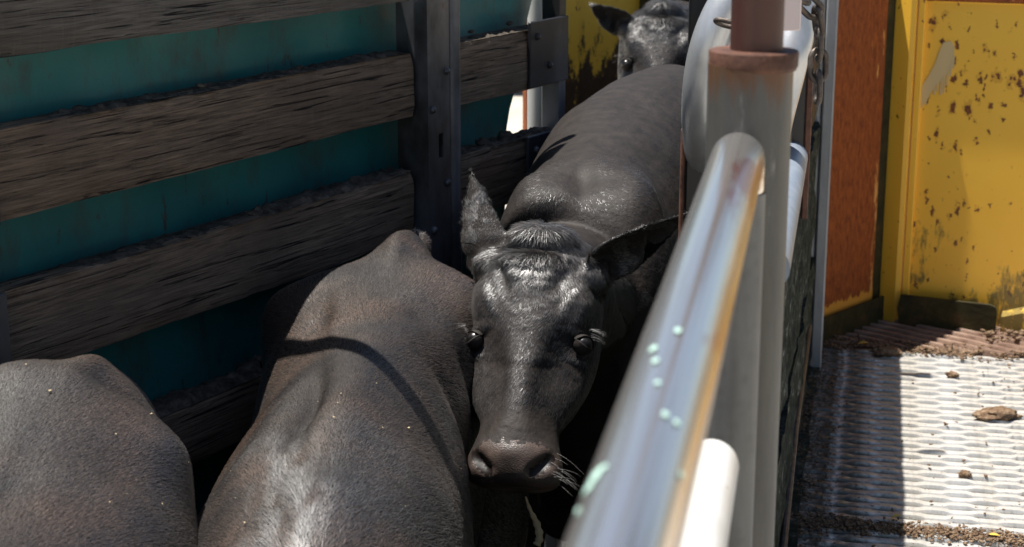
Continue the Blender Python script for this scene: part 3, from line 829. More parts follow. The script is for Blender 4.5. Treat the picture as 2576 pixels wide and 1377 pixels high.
# ------------------------------------------------------------------ blue-grey rail end, hoop, chain
b0 = P(1990, 392, 3.0); bd = hd(11.2)
path = dens([b0 - bd * .82, b0 - bd * .02], .2)
rr = [.030] * len(path)
for k_ in range(1, 6):
    a = k_ / 5 * pi / 2; path.append(b0 - bd * .02 + bd * .028 * sin(a)); rr.append(max(.030 * cos(a), .001))
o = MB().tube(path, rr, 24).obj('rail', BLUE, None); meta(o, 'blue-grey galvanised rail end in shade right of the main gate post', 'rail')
hp = [P(1800, 900, 3.10), P(1778, 480, 3.06), P(1764, 300, 2.88), P(1778, 150, 2.82), P(1822, 30, 2.8), P(1880, -32, 2.8), P(1950, -40, 2.8), P(1996, 10, 2.8), P(2000, 70, 2.8), P(1975, 180, 2.8), P(1940, 330, 2.90), P(1915, 520, 3.06), P(1900, 900, 3.1)]
def smooth(pts, n=8):
    pts = [np.array(p) for p in pts]; out = []
    for i in range(len(pts) - 1):
        p0 = pts[max(i - 1, 0)]; p1 = pts[i]; p2 = pts[i + 1]; p3 = pts[min(i + 2, len(pts) - 1)]
        for k in range(n):
            t = k / n; out.append(.5 * ((2 * p1) + (-p0 + p2) * t + (2 * p0 - 5 * p1 + 4 * p2 - p3) * t * t + (-p0 + 3 * p1 - 3 * p2 + p3) * t ** 3))
    out.append(pts[-1]); return out
o = MB().tube(smooth(hp), .0335, 28).obj('bent_hoop', m_galv('galvanised_hoop', (.42, .43, .44), (.62, .63, .64), 0, .35, .6, (.4, .4, .4)), None); meta(o, 'large bent galvanised hoop behind the main gate post', 'hoop')
def chain(name, pts, label, r=.0045, pitch=.036):
    pts = [np.array(p) for p in pts]
    acc = [0]
    for a, b_ in zip(pts[:-1], pts[1:]): acc.append(acc[-1] + np.linalg.norm(b_ - a))
    root = empty(name, pts[0], label, 'chain'); N = int(acc[-1] / pitch)
    def at(s):
        for i in range(len(pts) - 1):
            if s <= acc[i + 1]: t = (s - acc[i]) / (acc[i + 1] - acc[i]); return pts[i] + (pts[i + 1] - pts[i]) * t
        return pts[-1]
    # one link mesh shared
    hw, hl = .0125, .0165; path = []
    for k in range(28):
        a = 2 * pi * k / 28; path.append(np.array([hw * cos(a), 0, hl * np.sign(sin(a)) * (abs(sin(a)) ** .9) + (np.sign(sin(a)) * .008)]))
    v = []; f = []; n = 10; m_ = len(path)
    for i in range(m_):
        T = path[(i + 1) % m_] - path[i - 1]; T /= np.linalg.norm(T); u = np.cross(T, [0, 1.0, 0]); u /= np.linalg.norm(u)
        for j in range(n): a = 2 * pi * j / n; v.append(path[i] + r * (cos(a) * u + sin(a) * np.array([0, 1, 0])))
    for i in range(m_):
        for j in range(n): f.append((i * n + j, ((i + 1) % m_) * n + j, ((i + 1) % m_) * n + (j + 1) % n, i * n + (j + 1) % n))
    me = mesh('chain_link', v, f, smooth=True); me.materials.append(CHAIN)
    for i in range(N):
        c = at(i * pitch + pitch / 2); d = at(i * pitch + pitch) - at(i * pitch); d /= np.linalg.norm(d)
        o = link('chain_link', me, None, root, c - pts[0])
        q = Vector(d).to_track_quat('Z', 'Y'); o.rotation_mode = 'QUATERNION'
        from mathutils import Quaternion
        o.rotation_quaternion = q @ Quaternion((0, 0, 1), (i % 2) * pi / 2 + .45)
chain('steel_chain', [P(1985, -14, 2.62), P(2020, -2, 2.64), P(2056, 34, 2.66), P(2060, 70, 2.67), P(2056, 292, 2.70)], 'rusty steel chain hanging beside the galvanised hoop', .0050, .034)
chain('short_chain', [P(1862, 60, 2.66), P(1835, 62, 2.66), P(1797, 30, 2.68), P(1797, 24, 2.68)], 'few dull chain links on the hoop left of the red-brown pipe', .004, .030)
o = MB().box((-.022, 0, 0), (.020, .006, .09), .002).obj('hanging_tag', PINK, None, P(1980, 78, 2.5)); meta(o, 'pinkish white painted plate beside the red-brown pipe', 'plate')

# ------------------------------------------------------------------ main gate post
b = P(1880, 400, 2.0)
pp = empty('gate_post', (b[0], b[1], 0), 'galvanised main gate post with rusty collar and red-brown inner pipe', 'post')
ztop = P(1880, 150, 2.0)[2]
MB().tube(dens([(0, 0, .1), (0, 0, ztop)], .2), .0495, 40).obj('post_pipe', GALV, pp)
zf = P(1888, 150, 2.0)[2]
MB().lathe((.003, 0, zf - .004), [(.0495, -.003), (.0505, .0), (.0515, .001), (.0520, .017), (.0512, .0185), (.034, .0195), (.030, .0195)], 40).obj('collar', FLANGE, pp)
MB().tube([(.006, 0, zf + .01), (.006, 0, zf + .6)], .0305, 32).obj('inner_pipe', REDB, pp)

# gate frame: polished top rail bending down into a stile, white second bar
GY = 10.3
gd = hd(GY)
G0 = np.array([.252, 1.875, 1.744])
gate = empty('pipe_gate', (G0[0], G0[1], 0), 'steel pipe gate with worn shiny top rail in the right foreground', 'gate', pi / 2 - radians(GY))
# local x along the rail away from the camera, local z up
rail_path = fillet([(-1.6, .0080, 1.7235), (-.8, .0040, 1.733), (0, 0, 1.744), (.028, 0, 1.744), (.028, 0, 1.60)], .030, 10)
rail_path = dens(rail_path[:1] + rail_path[1:], .05)
MB().tube(rail_path, .0305, 40).obj('top_rail', RAIL, gate)
MB().tube(dens([(.025, -.004, .2), (.025, -.004, 1.705)], .15), .0285, 32).obj('stile', GALVD, gate)
def local(q): 
    d = q - np.array([G0[0], G0[1], 0]); return np.array([d @ gd, d @ np.array([-cos(radians(GY)), sin(radians(GY)), 0]), d[2]])
r2 = local(P(1790, 1172, 1.78))
path = dens([(r2[0] - 1.3, r2[1], r2[2]), (r2[0], r2[1], r2[2])], .15); rr = [.0285] * len(path)
for k_ in range(1, 7):
    a = k_ / 6 * pi / 2; path.append(np.array([r2[0] + .022 * sin(a), r2[1], r2[2]])); rr.append(max(.0285 * cos(a), .001))
MB().tube(path, rr, 28).obj('second_rail', WHITE, gate)
# mint paint splashes on the top rail
def splash(pxy, sx, sy):
    # position on the rail's camera side
    c = P(pxy[0], pxy[1], 1.0); best = None
    r = ray(*pxy)
    o_ = np.array([G0[0], G0[1], 1.733]); n1 = gd
    # closest approach of the view ray with the rail axis, then back off by the radius
    w0 = CAM - o_; a_ = r @ r; b_ = r @ n1; d_ = r @ w0; e_ = n1 @ w0
    den = a_ - b_ * b_; t = (b_ * e_ - d_) / den; s = (a_ * e_ - b_ * d_) / den
    p_ray = CAM + t * r; p_ax = o_ + s * n1 + np.array([-cos(radians(GY)), sin(radians(GY)), 0]) * (-s * .005); p_ax[2] = 1.744 + s * .013
    dv = p_ray - p_ax; lat = np.linalg.norm(dv)
    back = sqrt(max(.0318 ** 2 - lat ** 2, .00002))
    q = p_ray - r / np.linalg.norm(r) * back
    nrm = (q - p_ax); nrm -= n1 * (nrm @ n1); nrm /= np.linalg.norm(nrm); u = np.cross(nrm, n1)
    q = p_ax + n1 * ((q - p_ax) @ n1) + nrm * .0309
    v = []; f = []; n = 18; rg = random.Random(int(pxy[0] * 7 + pxy[1]))
    for k in range(n):
        a = 2 * pi * k / n; rad = 1 + .18 * sin(3 * a + rg.random() * 6) + .1 * sin(5 * a + rg.random() * 6)
        v.append(q + rad * (cos(a) * n1 * sx + sin(a) * u * sy) - nrm * (rad * sin(a) * sy) ** 2 / .062)
    v.append(q + nrm * .0012); f = [(k, (k + 1) % n, n) for k in range(n)]
    return v, f
inv = Matrix.Rotation(-(pi / 2 - radians(GY)), 4, 'Z') @ Matrix.Translation((-G0[0], -G0[1], 0))
for pxy, sx, sy in (((1700, 905), .010, .0035), ((1668, 938), .010, .0045), ((1664, 975), .008, .0035), ((1655, 1033), .006, .0032), ((1650, 1108), .007, .0035), ((1662, 1118), .007, .0035), ((1668, 1222), .006, .003), ((1528, 1210), .010, .0075), ((1510, 1222), .010, .0075), ((1490, 1238), .010, .0065), ((1458, 1288), .006, .0032)):
    v, f = splash(pxy, sx * .62, sy * .72)
    v = [tuple(inv @ Vector(q)) for q in v]
    link('paint_splash', mesh('paint_splash', v, f, smooth=True), GREEN, gate)

# thin steel bar overhead whose shadow falls over the second animal
q = P(830, 845, 2.98); t_ = (2.25 - q[2]) / SUN[2]; c = q + SUN * t_
o = MB().tube([c - hd(142) * .75, c, c + hd(142) * .9], .0205, 12).obj('overhead_bar', STEEL, None)
meta(o, 'thin steel tie bar crossing above the cattle race', 'bar')
q = on_z(2352, 1135, ZD); t_ = (1.75 - ZD) / SUN[2]
c1 = q + SUN * t_
MB().box((0, -.006, 0), (.30, .006, .02)).obj('latch_arm', CHAIN, gw).location = (0, 0, 0)  # out-of-view rod added only to throw the short bar shadow on the deck
la = bpy.data.objects['latch_arm']; la.parent = None; la.location = c1 - np.array([.28, -.0, 0]); la.rotation_euler = (0, 0, -.02); meta(la, 'thin steel latch arm sticking out over the tread deck', 'latch')

# ------------------------------------------------------------------ cattle
def catmull(K, n):
    K = np.array(K, float); out = []
    for i in range(len(K) - 1):
        p0 = K[max(i - 1, 0)]; p1 = K[i]; p2 = K[i + 1]; p3 = K[min(i + 2, len(K) - 1)]
        for k in range(n):
            t = k / n; out.append(.5 * ((2 * p1) + (-p0 + p2) * t + (2 * p0 - 5 * p1 + 4 * p2 - p3) * t * t + (-p0 + 3 * p1 - 3 * p2 + p3) * t ** 3))
    out.append(K[-1]); return np.array(out)
def rings(R, f_cap=True):
    n = len(R[0]); v = np.concatenate(R); f = []
    for i in range(len(R) - 1):
        for k in range(n): f.append((i * n + k, i * n + (k + 1) % n, (i + 1) * n + (k + 1) % n, (i + 1) * n + k))
    f.append(tuple(range(n - 1, -1, -1))); f.append(tuple(range((len(R) - 1) * n, len(R) * n)))
    return v, f
def sgnpow(x, e): return np.sign(x) * np.abs(x) ** e
def trunk(keys, lean=None):
    """keys: X, Y, ztop, zbot, half width, top exponent, height share of the widest line"""
    K = catmull(keys, 6); R = []; n = 48; a = np.linspace(0, 2 * pi, n, endpoint=False)
    for i in range(len(K)):
        t = K[min(i + 1, len(K) - 1), :2] - K[max(i - 1, 0), :2]; t /= np.linalg.norm(t); s = np.array([t[1], -t[0]])
        X, Y, zt, zb, hw, pt, q = K[i]; zm = zb + (zt - zb) * q
        ca, sa = np.cos(a), np.sin(a)
        e = np.where(sa > 0, 2 / pt, 2 / 2.3)
        ln_ = 0.0 if lean is None else float(np.interp(Y, lean[0], lean[1]))
        lat = hw * sgnpow(ca, e) + ln_ * np.where(sa > 0, sa, 0) ** 1.2; vert = np.where(sa > 0, (zt - zm), (zm - zb)) * sgnpow(sa, e)
        R.append(np.stack([X + s[0] * lat, Y + s[1] * lat, zm + vert], 1))
    return rings(R)
def tubev(path, rad, n=20, flat=1.0):
    mb = MB(); mb.tube(path, rad, n); return np.array(mb.v), mb.f
def ellip(c, r, ax=None, n=14):
    v = []; f = []
    A = np.eye(3) if ax is None else np.array(ax).T
    for i in range(n + 1):
        a = pi * i / n
        for j in range(2 * n): b_ = pi * j / n; v.append(np.array(c) + A @ (np.array([sin(a) * cos(b_), sin(a) * sin(b_), cos(a)]) * np.array(r)))
    m_ = 2 * n
    for i in range(n):
        for j in range(m_): f.append((i * m_ + j, (i + 1) * m_ + j, (i + 1) * m_ + (j + 1) % m_, i * m_ + (j + 1) % m_))
    return np.array(v), f
def head_frame(poll, muz, facing):
    a = muz - poll; L = np.linalg.norm(a); a = a / L; f = np.array(facing, float); f -= a * (f @ a); f /= np.linalg.norm(f)
    r = np.cross(f, a); return dict(O=poll, a=a, f=f, r=r, L=L)
def H(h, t, lat, fr): return h['O'] + h['a'] * t * h['L'] + h['r'] * lat + h['f'] * fr
HEADK = [  # t, front / middle / back half widths, front offset, depth, exponent
    (-.10, .030, .040, .036, -.050, .06, 2.0), (-.05, .070, .078, .070, -.018, .12, 2.2), (.03, .098, .106, .09, .0, .17, 2.4), (.13, .112, .125, .10, .004, .20, 2.6),
    (.24, .108, .128, .095, .004, .22, 2.8), (.34, .096, .128, .095, .0, .24, 2.8), (.43, .074, .124, .095, -.004, .24, 2.8), (.53, .048, .112, .09, -.006, .225, 2.7), (.64, .040, .094, .08, -.006, .19, 2.6),
    (.75, .040, .071, .064, -.008, .147, 2.6), (.84, .054, .076, .066, -.010, .132, 2.6), (.91, .070, .086, .074, -.014, .120, 2.7), (.965, .068, .086, .072, -.024, .102, 2.7), (1.0, .058, .078, .062, -.036, .074, 2.5), (1.018, .040, .05, .04, -.050, .04, 2.0)]
def head_shell(h, sc=1.0):
    K = catmull(HEADK, 5); R = []; n = 44; a = np.linspace(0, 2 * pi, n, endpoint=False)
    for t, wf, wm, wb, fo, D, p_ in K:
        ca, sa = np.cos(a), np.sin(a); fr = sgnpow(sa, 2 / p_); la = sgnpow(ca, 2 / p_)
        q = (fr + 1) / 2; wloc = np.interp(q, [0, .45, .6, .92, 1], [wb, wm, wm, wf, wf])
        R.append(h['O'][None] + h['a'] * (t * h['L']) + np.outer(wloc * la * sc, h['r']) + np.outer((fo - D / 2 + fr * D / 2) * sc, h['f']))
    return rings(R)
def ear_shell(base, tip, opening, wid=.05, cup=1.1, pw=1.5, curl=0.0):
    e = tip - base; L = np.linalg.norm(e); e = e / L; o = np.array(opening, float); o -= e * (o @ e); o /= np.linalg.norm(o); s = np.cross(e, o); R = []
    for t in np.linspace(0, 1, 22):
        wv = wid * (.60 + .40 * sin(min(1, t / .28) * pi / 2)) if t < .28 else wid * max(.07, 1 - ((t - .28) / .745) ** pw)
        th = .011 * (1 - .45 * t); A = cup * (1.15 - .35 * t); rad = wv / sin(min(A, 1.5))
        c = base + e * L * t + o * curl * t * t
        out = []; inn = []
        for u in np.linspace(-A, A, 13):
            out.append(c - o * (rad * cos(u) - rad * cos(A)) + s * rad * sin(u))
            ri = max(rad - th, rad * .35); inn.append(c - o * (ri * cos(u) - rad * cos(A)) + s * (ri if abs(u) < A * .99 else rad - th * .3) * sin(u))
        R.append(np.array(out + inn[::-1]))
    return rings(R)
def leg_parts(x, y, zt, yaw, rear, side):
    d = hd(yaw)   # towards the tail
    if rear: pts_ = [(0, .0, zt), (.02, .0, zt - .22), (-.05, 0, .68), (.09, 0, .45), (.07, 0, .16), (.05, 0, .05), (.02, 0, .025)]; rad = [.11, .11, .085, .042, .032, .045, .048]
    else: pts_ = [(0, .0, zt), (0, .0, zt - .25), (.01, 0, .62), (0, 0, .42), (.0, 0, .14), (-.01, 0, .05), (-.02, 0, .025)]; rad = [.085, .085, .06, .042, .030, .043, .046]
    path = [np.array([x + d[0] * p_[0], y + d[1] * p_[0], p_[2]]) for p_ in pts_]
    K = catmull([list(p_) + [r_] for p_, r_ in zip(path, rad)], 5)
    return tubev(K[:, :3], K[:, 3], 18)
def remesh(parts, voxel, smooth_it):
    mb = MB(); 
    for v, f in parts: mb.add(v, f)
    me = mesh('tmp', mb.v, mb.f); o = bpy.data.objects.new('tmp', me); COL.objects.link(o)
    m1 = o.modifiers.new('r', 'REMESH'); m1.mode = 'VOXEL'; m1.voxel_size = voxel; m1.adaptivity = 0
    m2 = o.modifiers.new('s', 'SMOOTH'); m2.factor = .5; m2.iterations = smooth_it
    dg = bpy.context.evaluated_depsgraph_get(); ev = o.evaluated_get(dg); out = bpy.data.meshes.new_from_object(ev)
    bpy.data.objects.remove(o); bpy.data.meshes.remove(me); return out
def getco(me):
    a = np.empty(len(me.vertices) * 3); me.vertices.foreach_get('co', a); return a.reshape(-1, 3)
def getno(me):
    a = np.empty(len(me.vertices) * 3); me.vertices.foreach_get('normal', a); return a.reshape(-1, 3)
def tris_of(me):
    me.calc_loop_triangles(); t = np.empty(len(me.loop_triangles) * 3, np.int32); me.loop_triangles.foreach_get('vertices', t); return t.reshape(-1, 3)
def hloc(h, p):
    d = p - h['O']; return (d @ h['a']) / h['L'], d @ h['r'], d @ h['f']
def sculpt_head(me, h, wr=1.0):
    v = getco(me); n = getno(me); t, la, fr = hloc(h, v)
    near = (t > -.3) & (t < 1.2) & (np.abs(la) < .25) & (fr > -.32) & (fr < .12)
    d = np.zeros(len(v))
    def g(tc, lc, fc, st, sl_, sf): return np.exp(-((t - tc) / st) ** 2 - ((la - lc) / sl_) ** 2 - ((fr - fc) / sf) ** 2)
    for s in (-1, 1):
        d -= .006 * g(.415, s * .120, -.050, .026, .030, .018)            # socket
        d += .014 * g(.366, s * .116, -.040, .018, .034, .022)             # upper lid
        d += .008 * g(.466, s * .116, -.060, .014, .030, .018)
        d += .019 * g(.27, s * .100, -.012, .085, .028, .035)             # brow bone
        d += .010 * g(.335, s * .112, -.020, .030, .030, .022)            # overhanging lid fold
        d -= .010 * g(.470, s * .082, -.016, .065, .022, .030)            # hollow under the brow
        d -= .007 * g(.20, s * .052, .004, .09, .018, .03)                # furrow beside the forelock
        d += .003 * np.exp(-((t - (.545 - .9 * np.abs(la))) / .022) ** 2 - ((np.abs(la) - .032) / .028) ** 2) * (fr > -.06) * .3   # folds meeting over the nose
        d -= .009 * g(.58, s * .066, -.010, .08, .022, .03)               # hollow beside nose bridge
        d += .007 * g(.50, s * .10, -.07, .10, .03, .04)                  # cheek bone
        # nostril: a slanting comma
        for k in range(6):
            u = k / 5; d -= .0088 * g(.915 + .065 * u, s * (.070 - .030 * u ** 1.4), -.020 - .022 * u, .015, .0105, .015)
        d += .007 * g(.885, s * .068, -.012, .03, .016, .022)
        d += .004 * g(.97, s * .075, -.04, .03, .014, .02)
    d += .004 * g(.60, 0, 0, .22, .034, .03)                              # nose bridge
    d += .004 * g(.93, 0, -.01, .035, .035, .03)
    d -= .006 * g(1.0, 0, -.075, .05, .09, .006)                          # mouth line
    # tuft roll on the poll, the crease under it and the brushed fan of the forehead
    d += .012 * np.exp(-((t + .015) / .035) ** 2 - ((la - .0) / .062) ** 2) * (fr > -.1)
    d -= .012 * np.exp(-((t - .045) / .016) ** 2 - ((la - .0) / .055) ** 2) * (fr > -.1)
    fan = np.clip((.27 - t) / .07, 0, 1) * np.clip((t - .06) / .03, 0, 1) * np.clip((.062 - .16 * np.clip(t - .10, 0, 1) - np.abs(la)) / .025, 0, 1) * (fr > -.08)
    d += .0045 * fan * (.8 + .4 * vnoise(v * np.array([60, 60, 60]), 12))
    mid = np.exp(-(la / .085) ** 2)
    wrk = (np.sin((t * 62 + 2.2 * vnoise(v * 16, 4)) + np.abs(la) * 70 * np.sign(t - .3)) * .0013 * np.exp(-((t - .5) / .07) ** 2) * .4
           + fbm(np.stack([t * 30, la * 45, fr * 30], 1), 7, 3) * .0014 * (t < .58) * (t > .06) + fbm(v * 120, 8, 2) * .0006) * (fr > -.08) * wr
    wb = np.sin(np.abs(la) * 210 + t * 45 + 3 * vnoise(v * 14, 21)) * .0016 * np.exp(-((t - .27) / .09) ** 2 - ((np.abs(la) - .075) / .03) ** 2) * (fr > -.07) * wr
    d += (wrk * .55 + wb * .8)
    v = v + n * np.where(near, d, 0)[:, None]
    me.vertices.foreach_set('co', v.ravel()); me.update()

def visible_mask(c, n, cut=-.35, margin=260):
    d = CAM - c; L = np.linalg.norm(d, axis=1); f = (n * d).sum(1) / L
    q = c - CAM; dep = q @ RW; px = 1288 + FPX * q[:, 0] / np.maximum(dep, .1); py = 688.5 - FPX * (q @ RU) / np.maximum(dep, .1)
    return (f > cut) & (dep > .3) & (px > -margin) & (px < 2576 + margin) & (py > -margin) & (py < 1377 + margin)
def grow(name, parent, me, count, dirf, lenf, radius=.00042, lift=.22, densf=None, tintf=None, seg=4, jitter=.16, clump=.12, streak=1.15, seed=0, cut=-.35):
    v = getco(me); n = getno(me); T = tris_of(me); a, b_, c = v[T[:, 0]], v[T[:, 1]], v[T[:, 2]]
    ar = np.linalg.norm(np.cross(b_ - a, c - a), axis=1) / 2; ce = (a + b_ + c) / 3; tn = n[T].mean(1)
    wgt = ar * visible_mask(ce, tn, cut)
    if densf is not None: wgt = wgt * densf(ce)
    rg = np.random.default_rng(seed); N = int(count * HAIR_SCALE)
    cdf = np.cumsum(wgt); ti = np.searchsorted(cdf, rg.random(N) * cdf[-1]); ti = np.minimum(ti, len(T) - 1)
    u = rg.random(N); w_ = rg.random(N); fl = u + w_ > 1; u[fl] = 1 - u[fl]; w_[fl] = 1 - w_[fl]; uu = np.stack([1 - u - w_, u, w_], 1)
    p = (v[T[ti]] * uu[:, :, None]).sum(1); nn = (n[T[ti]] * uu[:, :, None]).sum(1); nn /= np.linalg.norm(nn, axis=1)[:, None]
    ROT = np.array([[.62, .58, -.53], [-.25, .79, .56], [.745, -.21, .63]]); pr = p @ ROT.T
    d = dirf(p, nn); sw = np.stack([fbm(pr * 10, 31, 2), fbm(pr * 10, 41, 2), fbm(pr * 10, 51, 2)], 1) * clump
    hf = np.stack([vnoise(pr * 90, 61), vnoise(pr * 90, 71), vnoise(pr * 90, 81)], 1) * clump * .6
    d = d + sw + hf + rg.normal(0, jitter, d.shape); d = d - nn * (d * nn).sum(1)[:, None]; d /= np.linalg.norm(d, axis=1)[:, None] + 1e-6
    ln = lenf(p) * rg.uniform(.55, 1.1, N); lf = (lift(p) if callable(lift) else np.full(N, lift)) * rg.uniform(.5, 1.6, N)
    pos = np.empty((N, seg, 3))
    for k in range(seg):
        s = k / (seg - 1); pos[:, k] = p - nn * .001 + (d * (s * (1 - .10 * lf)[:, None] if False else s) + nn * (lf * s * (1.25 - .55 * s))[:, None]) * ln[:, None]
    hc = bpy.data.hair_curves.new(name); hc.add_curves([seg] * N)
    hc.attributes['position'].data.foreach_set('vector', pos.ravel().astype(np.float32)) if 'position' in hc.attributes else None
    rad = np.tile(np.linspace(1, .25, seg), N) * radius * np.repeat(rg.uniform(.7, 1.3, N), seg)
    at = hc.attributes.get('radius') or hc.attributes.new('radius', 'FLOAT', 'POINT'); at.data.foreach_set('value', rad.astype(np.float32))
    tint = tintf(p, rg) if tintf else np.tile([.03, .026, .024], (N, 1))
    tint = np.concatenate([tint * 1.45, np.ones((N, 1))], 1)
    ux = np.cross(nn, d)
    al = (p * d).sum(1); cr = (p * ux).sum(1); st = np.stack([al * 11, cr * 105, p[:, 2] * 5], 1)
    s1 = fbm(st, 101, 2); s2 = fbm(st * np.array([1.3, .45, 1]) + 7, 103, 2); s3 = vnoise(st * np.array([1.0, .9, 1]) + 31, 107)
    tint[:, :3] *= np.clip(1 + streak * 1.3 * s1 + streak * .7 * s2, .25, 2.6)[:, None]
    nv = nn + rg.normal(0, .06, nn.shape) + ux * (streak * (.16 * s3 + .20 * s2))[:, None] + d * (.08 + streak * .12 * s1)[:, None]; nv /= np.linalg.norm(nv, axis=1)[:, None]
    at = hc.attributes.new('tint', 'FLOAT_COLOR', 'CURVE'); at.data.foreach_set('color', tint.ravel().astype(np.float32))
    at = hc.attributes.new('nrm', 'FLOAT_VECTOR', 'CURVE'); at.data.foreach_set('vector', nv.ravel().astype(np.float32))
    hc.materials.append(HAIR); o = bpy.data.objects.new(name, hc); COL.objects.link(o); o.parent = parent; return o

def tang_field(keys):
    K = np.array(keys)[:, :2]
    seg = np.diff(K, axis=0)     # listed tail first, so -seg points to the tail
    mid = (K[1:] + K[:-1]) / 2
    def f(p):
        d = ((p[:, None, :2] - mid[None]) ** 2).sum(2); w_ = np.exp(-d / .05) + 1e-9
        v = -(w_[:, :, None] * (seg / np.linalg.norm(seg, axis=1)[:, None])[None]).sum(1); v /= np.linalg.norm(v, axis=1)[:, None]
        return np.concatenate([v, np.zeros((len(v), 1))], 1)
    return f
def base_tint(c0=(.007, .006, .0055), c1=(.016, .012, .010), fr=7.0):
    c0 = np.array(c0); c1 = np.array(c1)
    def f(p, rg):
        a = np.clip(.5 + .55 * fbm(p * fr, 91, 3), 0, 1)[:, None]; t = c0 * (1 - a) + c1 * a
        return t * rg.uniform(.6, 1.5, (len(p), 1))
    return f
def cow(label, keys, head, neck, ears, voxel, legs, extra=(), smooth_it=6, bumps=(), lean=None, group='black cattle standing in the race'):
    parts = [trunk(keys, lean)]
    parts.append(head_shell(head)); parts.append(tubev(*neck, 28)) if len(neck) == 2 else parts.append(tubev(neck[0], neck[1], 28))
    for e in ears: parts.append(ear_shell(*e))
    for l in legs: parts.append(leg_parts(*l))
    for e in extra: parts.append(e)
    me = remesh(parts, voxel, smooth_it); sculpt_head(me, head)
    v = getco(me); n = getno(me); d = 0.05 * 0
    for (c, r_, am) in bumps: d = d + am * np.exp(-(((v - np.array(c)) / np.array(r_)) ** 2).sum(1))
    tq, lq, fq = hloc(head, v); offh = 1 - np.exp(-np.maximum(np.abs((tq - .4) / 1.0), 0) ** 0) * ((tq > -.3) & (np.abs(lq) < .2) & (fq > -.35) & (fq < .15))
    rib = np.sin(v[:, 1] * 78 + v[:, 0] * 20) * np.clip(1 - np.abs(n[:, 2]) * 1.1, 0, 1) * (v[:, 2] > .6)
    d = d + offh * (.0065 * vnoise(v * np.array([7, 5, 6]), 3) + .0028 * vnoise(v * np.array([16, 9, 12]), 5) + .0008 * rib)
    if True: me.vertices.foreach_set('co', (v + n * np.asarray(d)[:, None]).ravel()); me.update()
    me.shade_smooth(); me.name = 'body'
    base = np.mean(np.array(keys)[:, :2], axis=0)
    root = empty('cow', (base[0], base[1], 0), label, 'cow', group=group)
    o = link('body', me, HIDE, root); o.matrix_parent_inverse = Matrix.Translation((-base[0], -base[1], 0))
    # hooves and eyes
    return root, me, o
def fixp(o, root): o.matrix_parent_inverse = Matrix.Translation((-root.location[0], -root.location[1], 0)); return o
def add_eyes(root, h, lat=.1010, t=.413, f=-.052, r=.0175, only=(-1, 1)):
    for s in only:
        c = H(h, t, s * lat, f); v, f_ = ellip(c, (r, r, r), n=10); o = link('eye', mesh('eye', v, f_, smooth=True), EYE, root); fixp(o, root)
        od = h['r'] * s * .78 + h['f'] * .62; od /= np.linalg.norm(od); up = -h['a'] - od * (-h['a'] @ od); up /= np.linalg.norm(up); cx = np.cross(od, up)
        for lo, hi in ((34, 128), (-128, -36)):
            V = []; F = []; nl, np_ = 15, 12
            for i in range(nl):
                lam = radians(-84 + 168 * i / (nl - 1)); e_ = (lo if lo > 0 else hi) * cos(lam) ** .8; far_ = hi if lo > 0 else lo
                for j in range(np_):
                    q = j / (np_ - 1); ph = radians(e_ + (far_ - e_) * q); rr_ = r * (1.07 + .06 * math.exp(-(q / .14) ** 2))
                    V.append(c + rr_ * (cos(lam) * (cos(ph) * od + sin(ph) * up) + sin(lam) * cx * 1.15))
            for i in range(nl - 1):
                for j in range(np_ - 1): F.append((i * np_ + j, (i + 1) * np_ + j, (i + 1) * np_ + j + 1, i * np_ + j + 1))
            V2 = [c + (q - c) * .955 for q in V]; m_ = len(V); F += [tuple(x + m_ for x in reversed(q)) for q in F]
            for i in range(nl - 1): F.append((i * np_, m_ + i * np_, m_ + (i + 1) * np_, (i + 1) * np_))
            fixp(link('eyelid', mesh('eyelid', V + V2, F, smooth=True), HIDE, root), root)
def lashes(root, h, s, n=18, seed=1, lat=.118, t=.37, f=-.03):
    rg = np.random.default_rng(seed); seg = 5; pos = np.empty((n, seg, 3))
    for i in range(n):
        u = rg.uniform(-1, 1); b = H(h, t + .02 * abs(u) + rg.normal(0, .003), s * (lat + .002 - .006 * abs(u)), f - .002 + .016 * u + rg.normal(0, .002))
        d = h['r'] * s * 1.0 + h['a'] * .25 + h['f'] * (.35 + .3 * u) + rg.normal(0, .14, 3); d /= np.linalg.norm(d); L = rg.uniform(.014, .036)
        for k in range(seg): q = k / (seg - 1); pos[i, k] = b + d * L * q + h['a'] * L * .25 * q * q
    hairobj('eyelashes', root, pos, .00011, (.06, .055, .05))
def hairobj(name, root, pos, radius, tint):
    n, seg = pos.shape[:2]; hc = bpy.data.hair_curves.new(name); hc.add_curves([seg] * n)
    hc.attributes['position'].data.foreach_set('vector', pos.ravel().astype(np.float32))
    at = hc.attributes.get('radius') or hc.attributes.new('radius', 'FLOAT', 'POINT'); at.data.foreach_set('value', (np.tile(np.linspace(1, .3, seg), n) * radius).astype(np.float32))
    at = hc.attributes.new('tint', 'FLOAT_COLOR', 'CURVE'); at.data.foreach_set('color', np.tile([*tint, 1], n).astype(np.float32))
    at = hc.attributes.new('nrm', 'FLOAT_VECTOR', 'CURVE'); at.data.foreach_set('vector', np.tile([0.0, -.5, .87], n).astype(np.float32))
    hc.materials.append(HAIR); o = bpy.data.objects.new(name, hc); COL.objects.link(o); o.parent = root; fixp(o, root); return o
def hoof_obj(root, x, y, yaw):
    d = -hd(yaw); s = np.array([d[1], -d[0], 0])
    for k in (-1, 1):
        mb = MB(); c = np.array([x, y, 0]) + s * .021 * k
        mb.tube([c + [0, 0, .02], c + d * .004 + [0, 0, .05], c + d * -.004 + [0, 0, .085]], [.030, .026, .020], 12); o = mb.obj('hoof', HIDE, root); fixp(o, root)

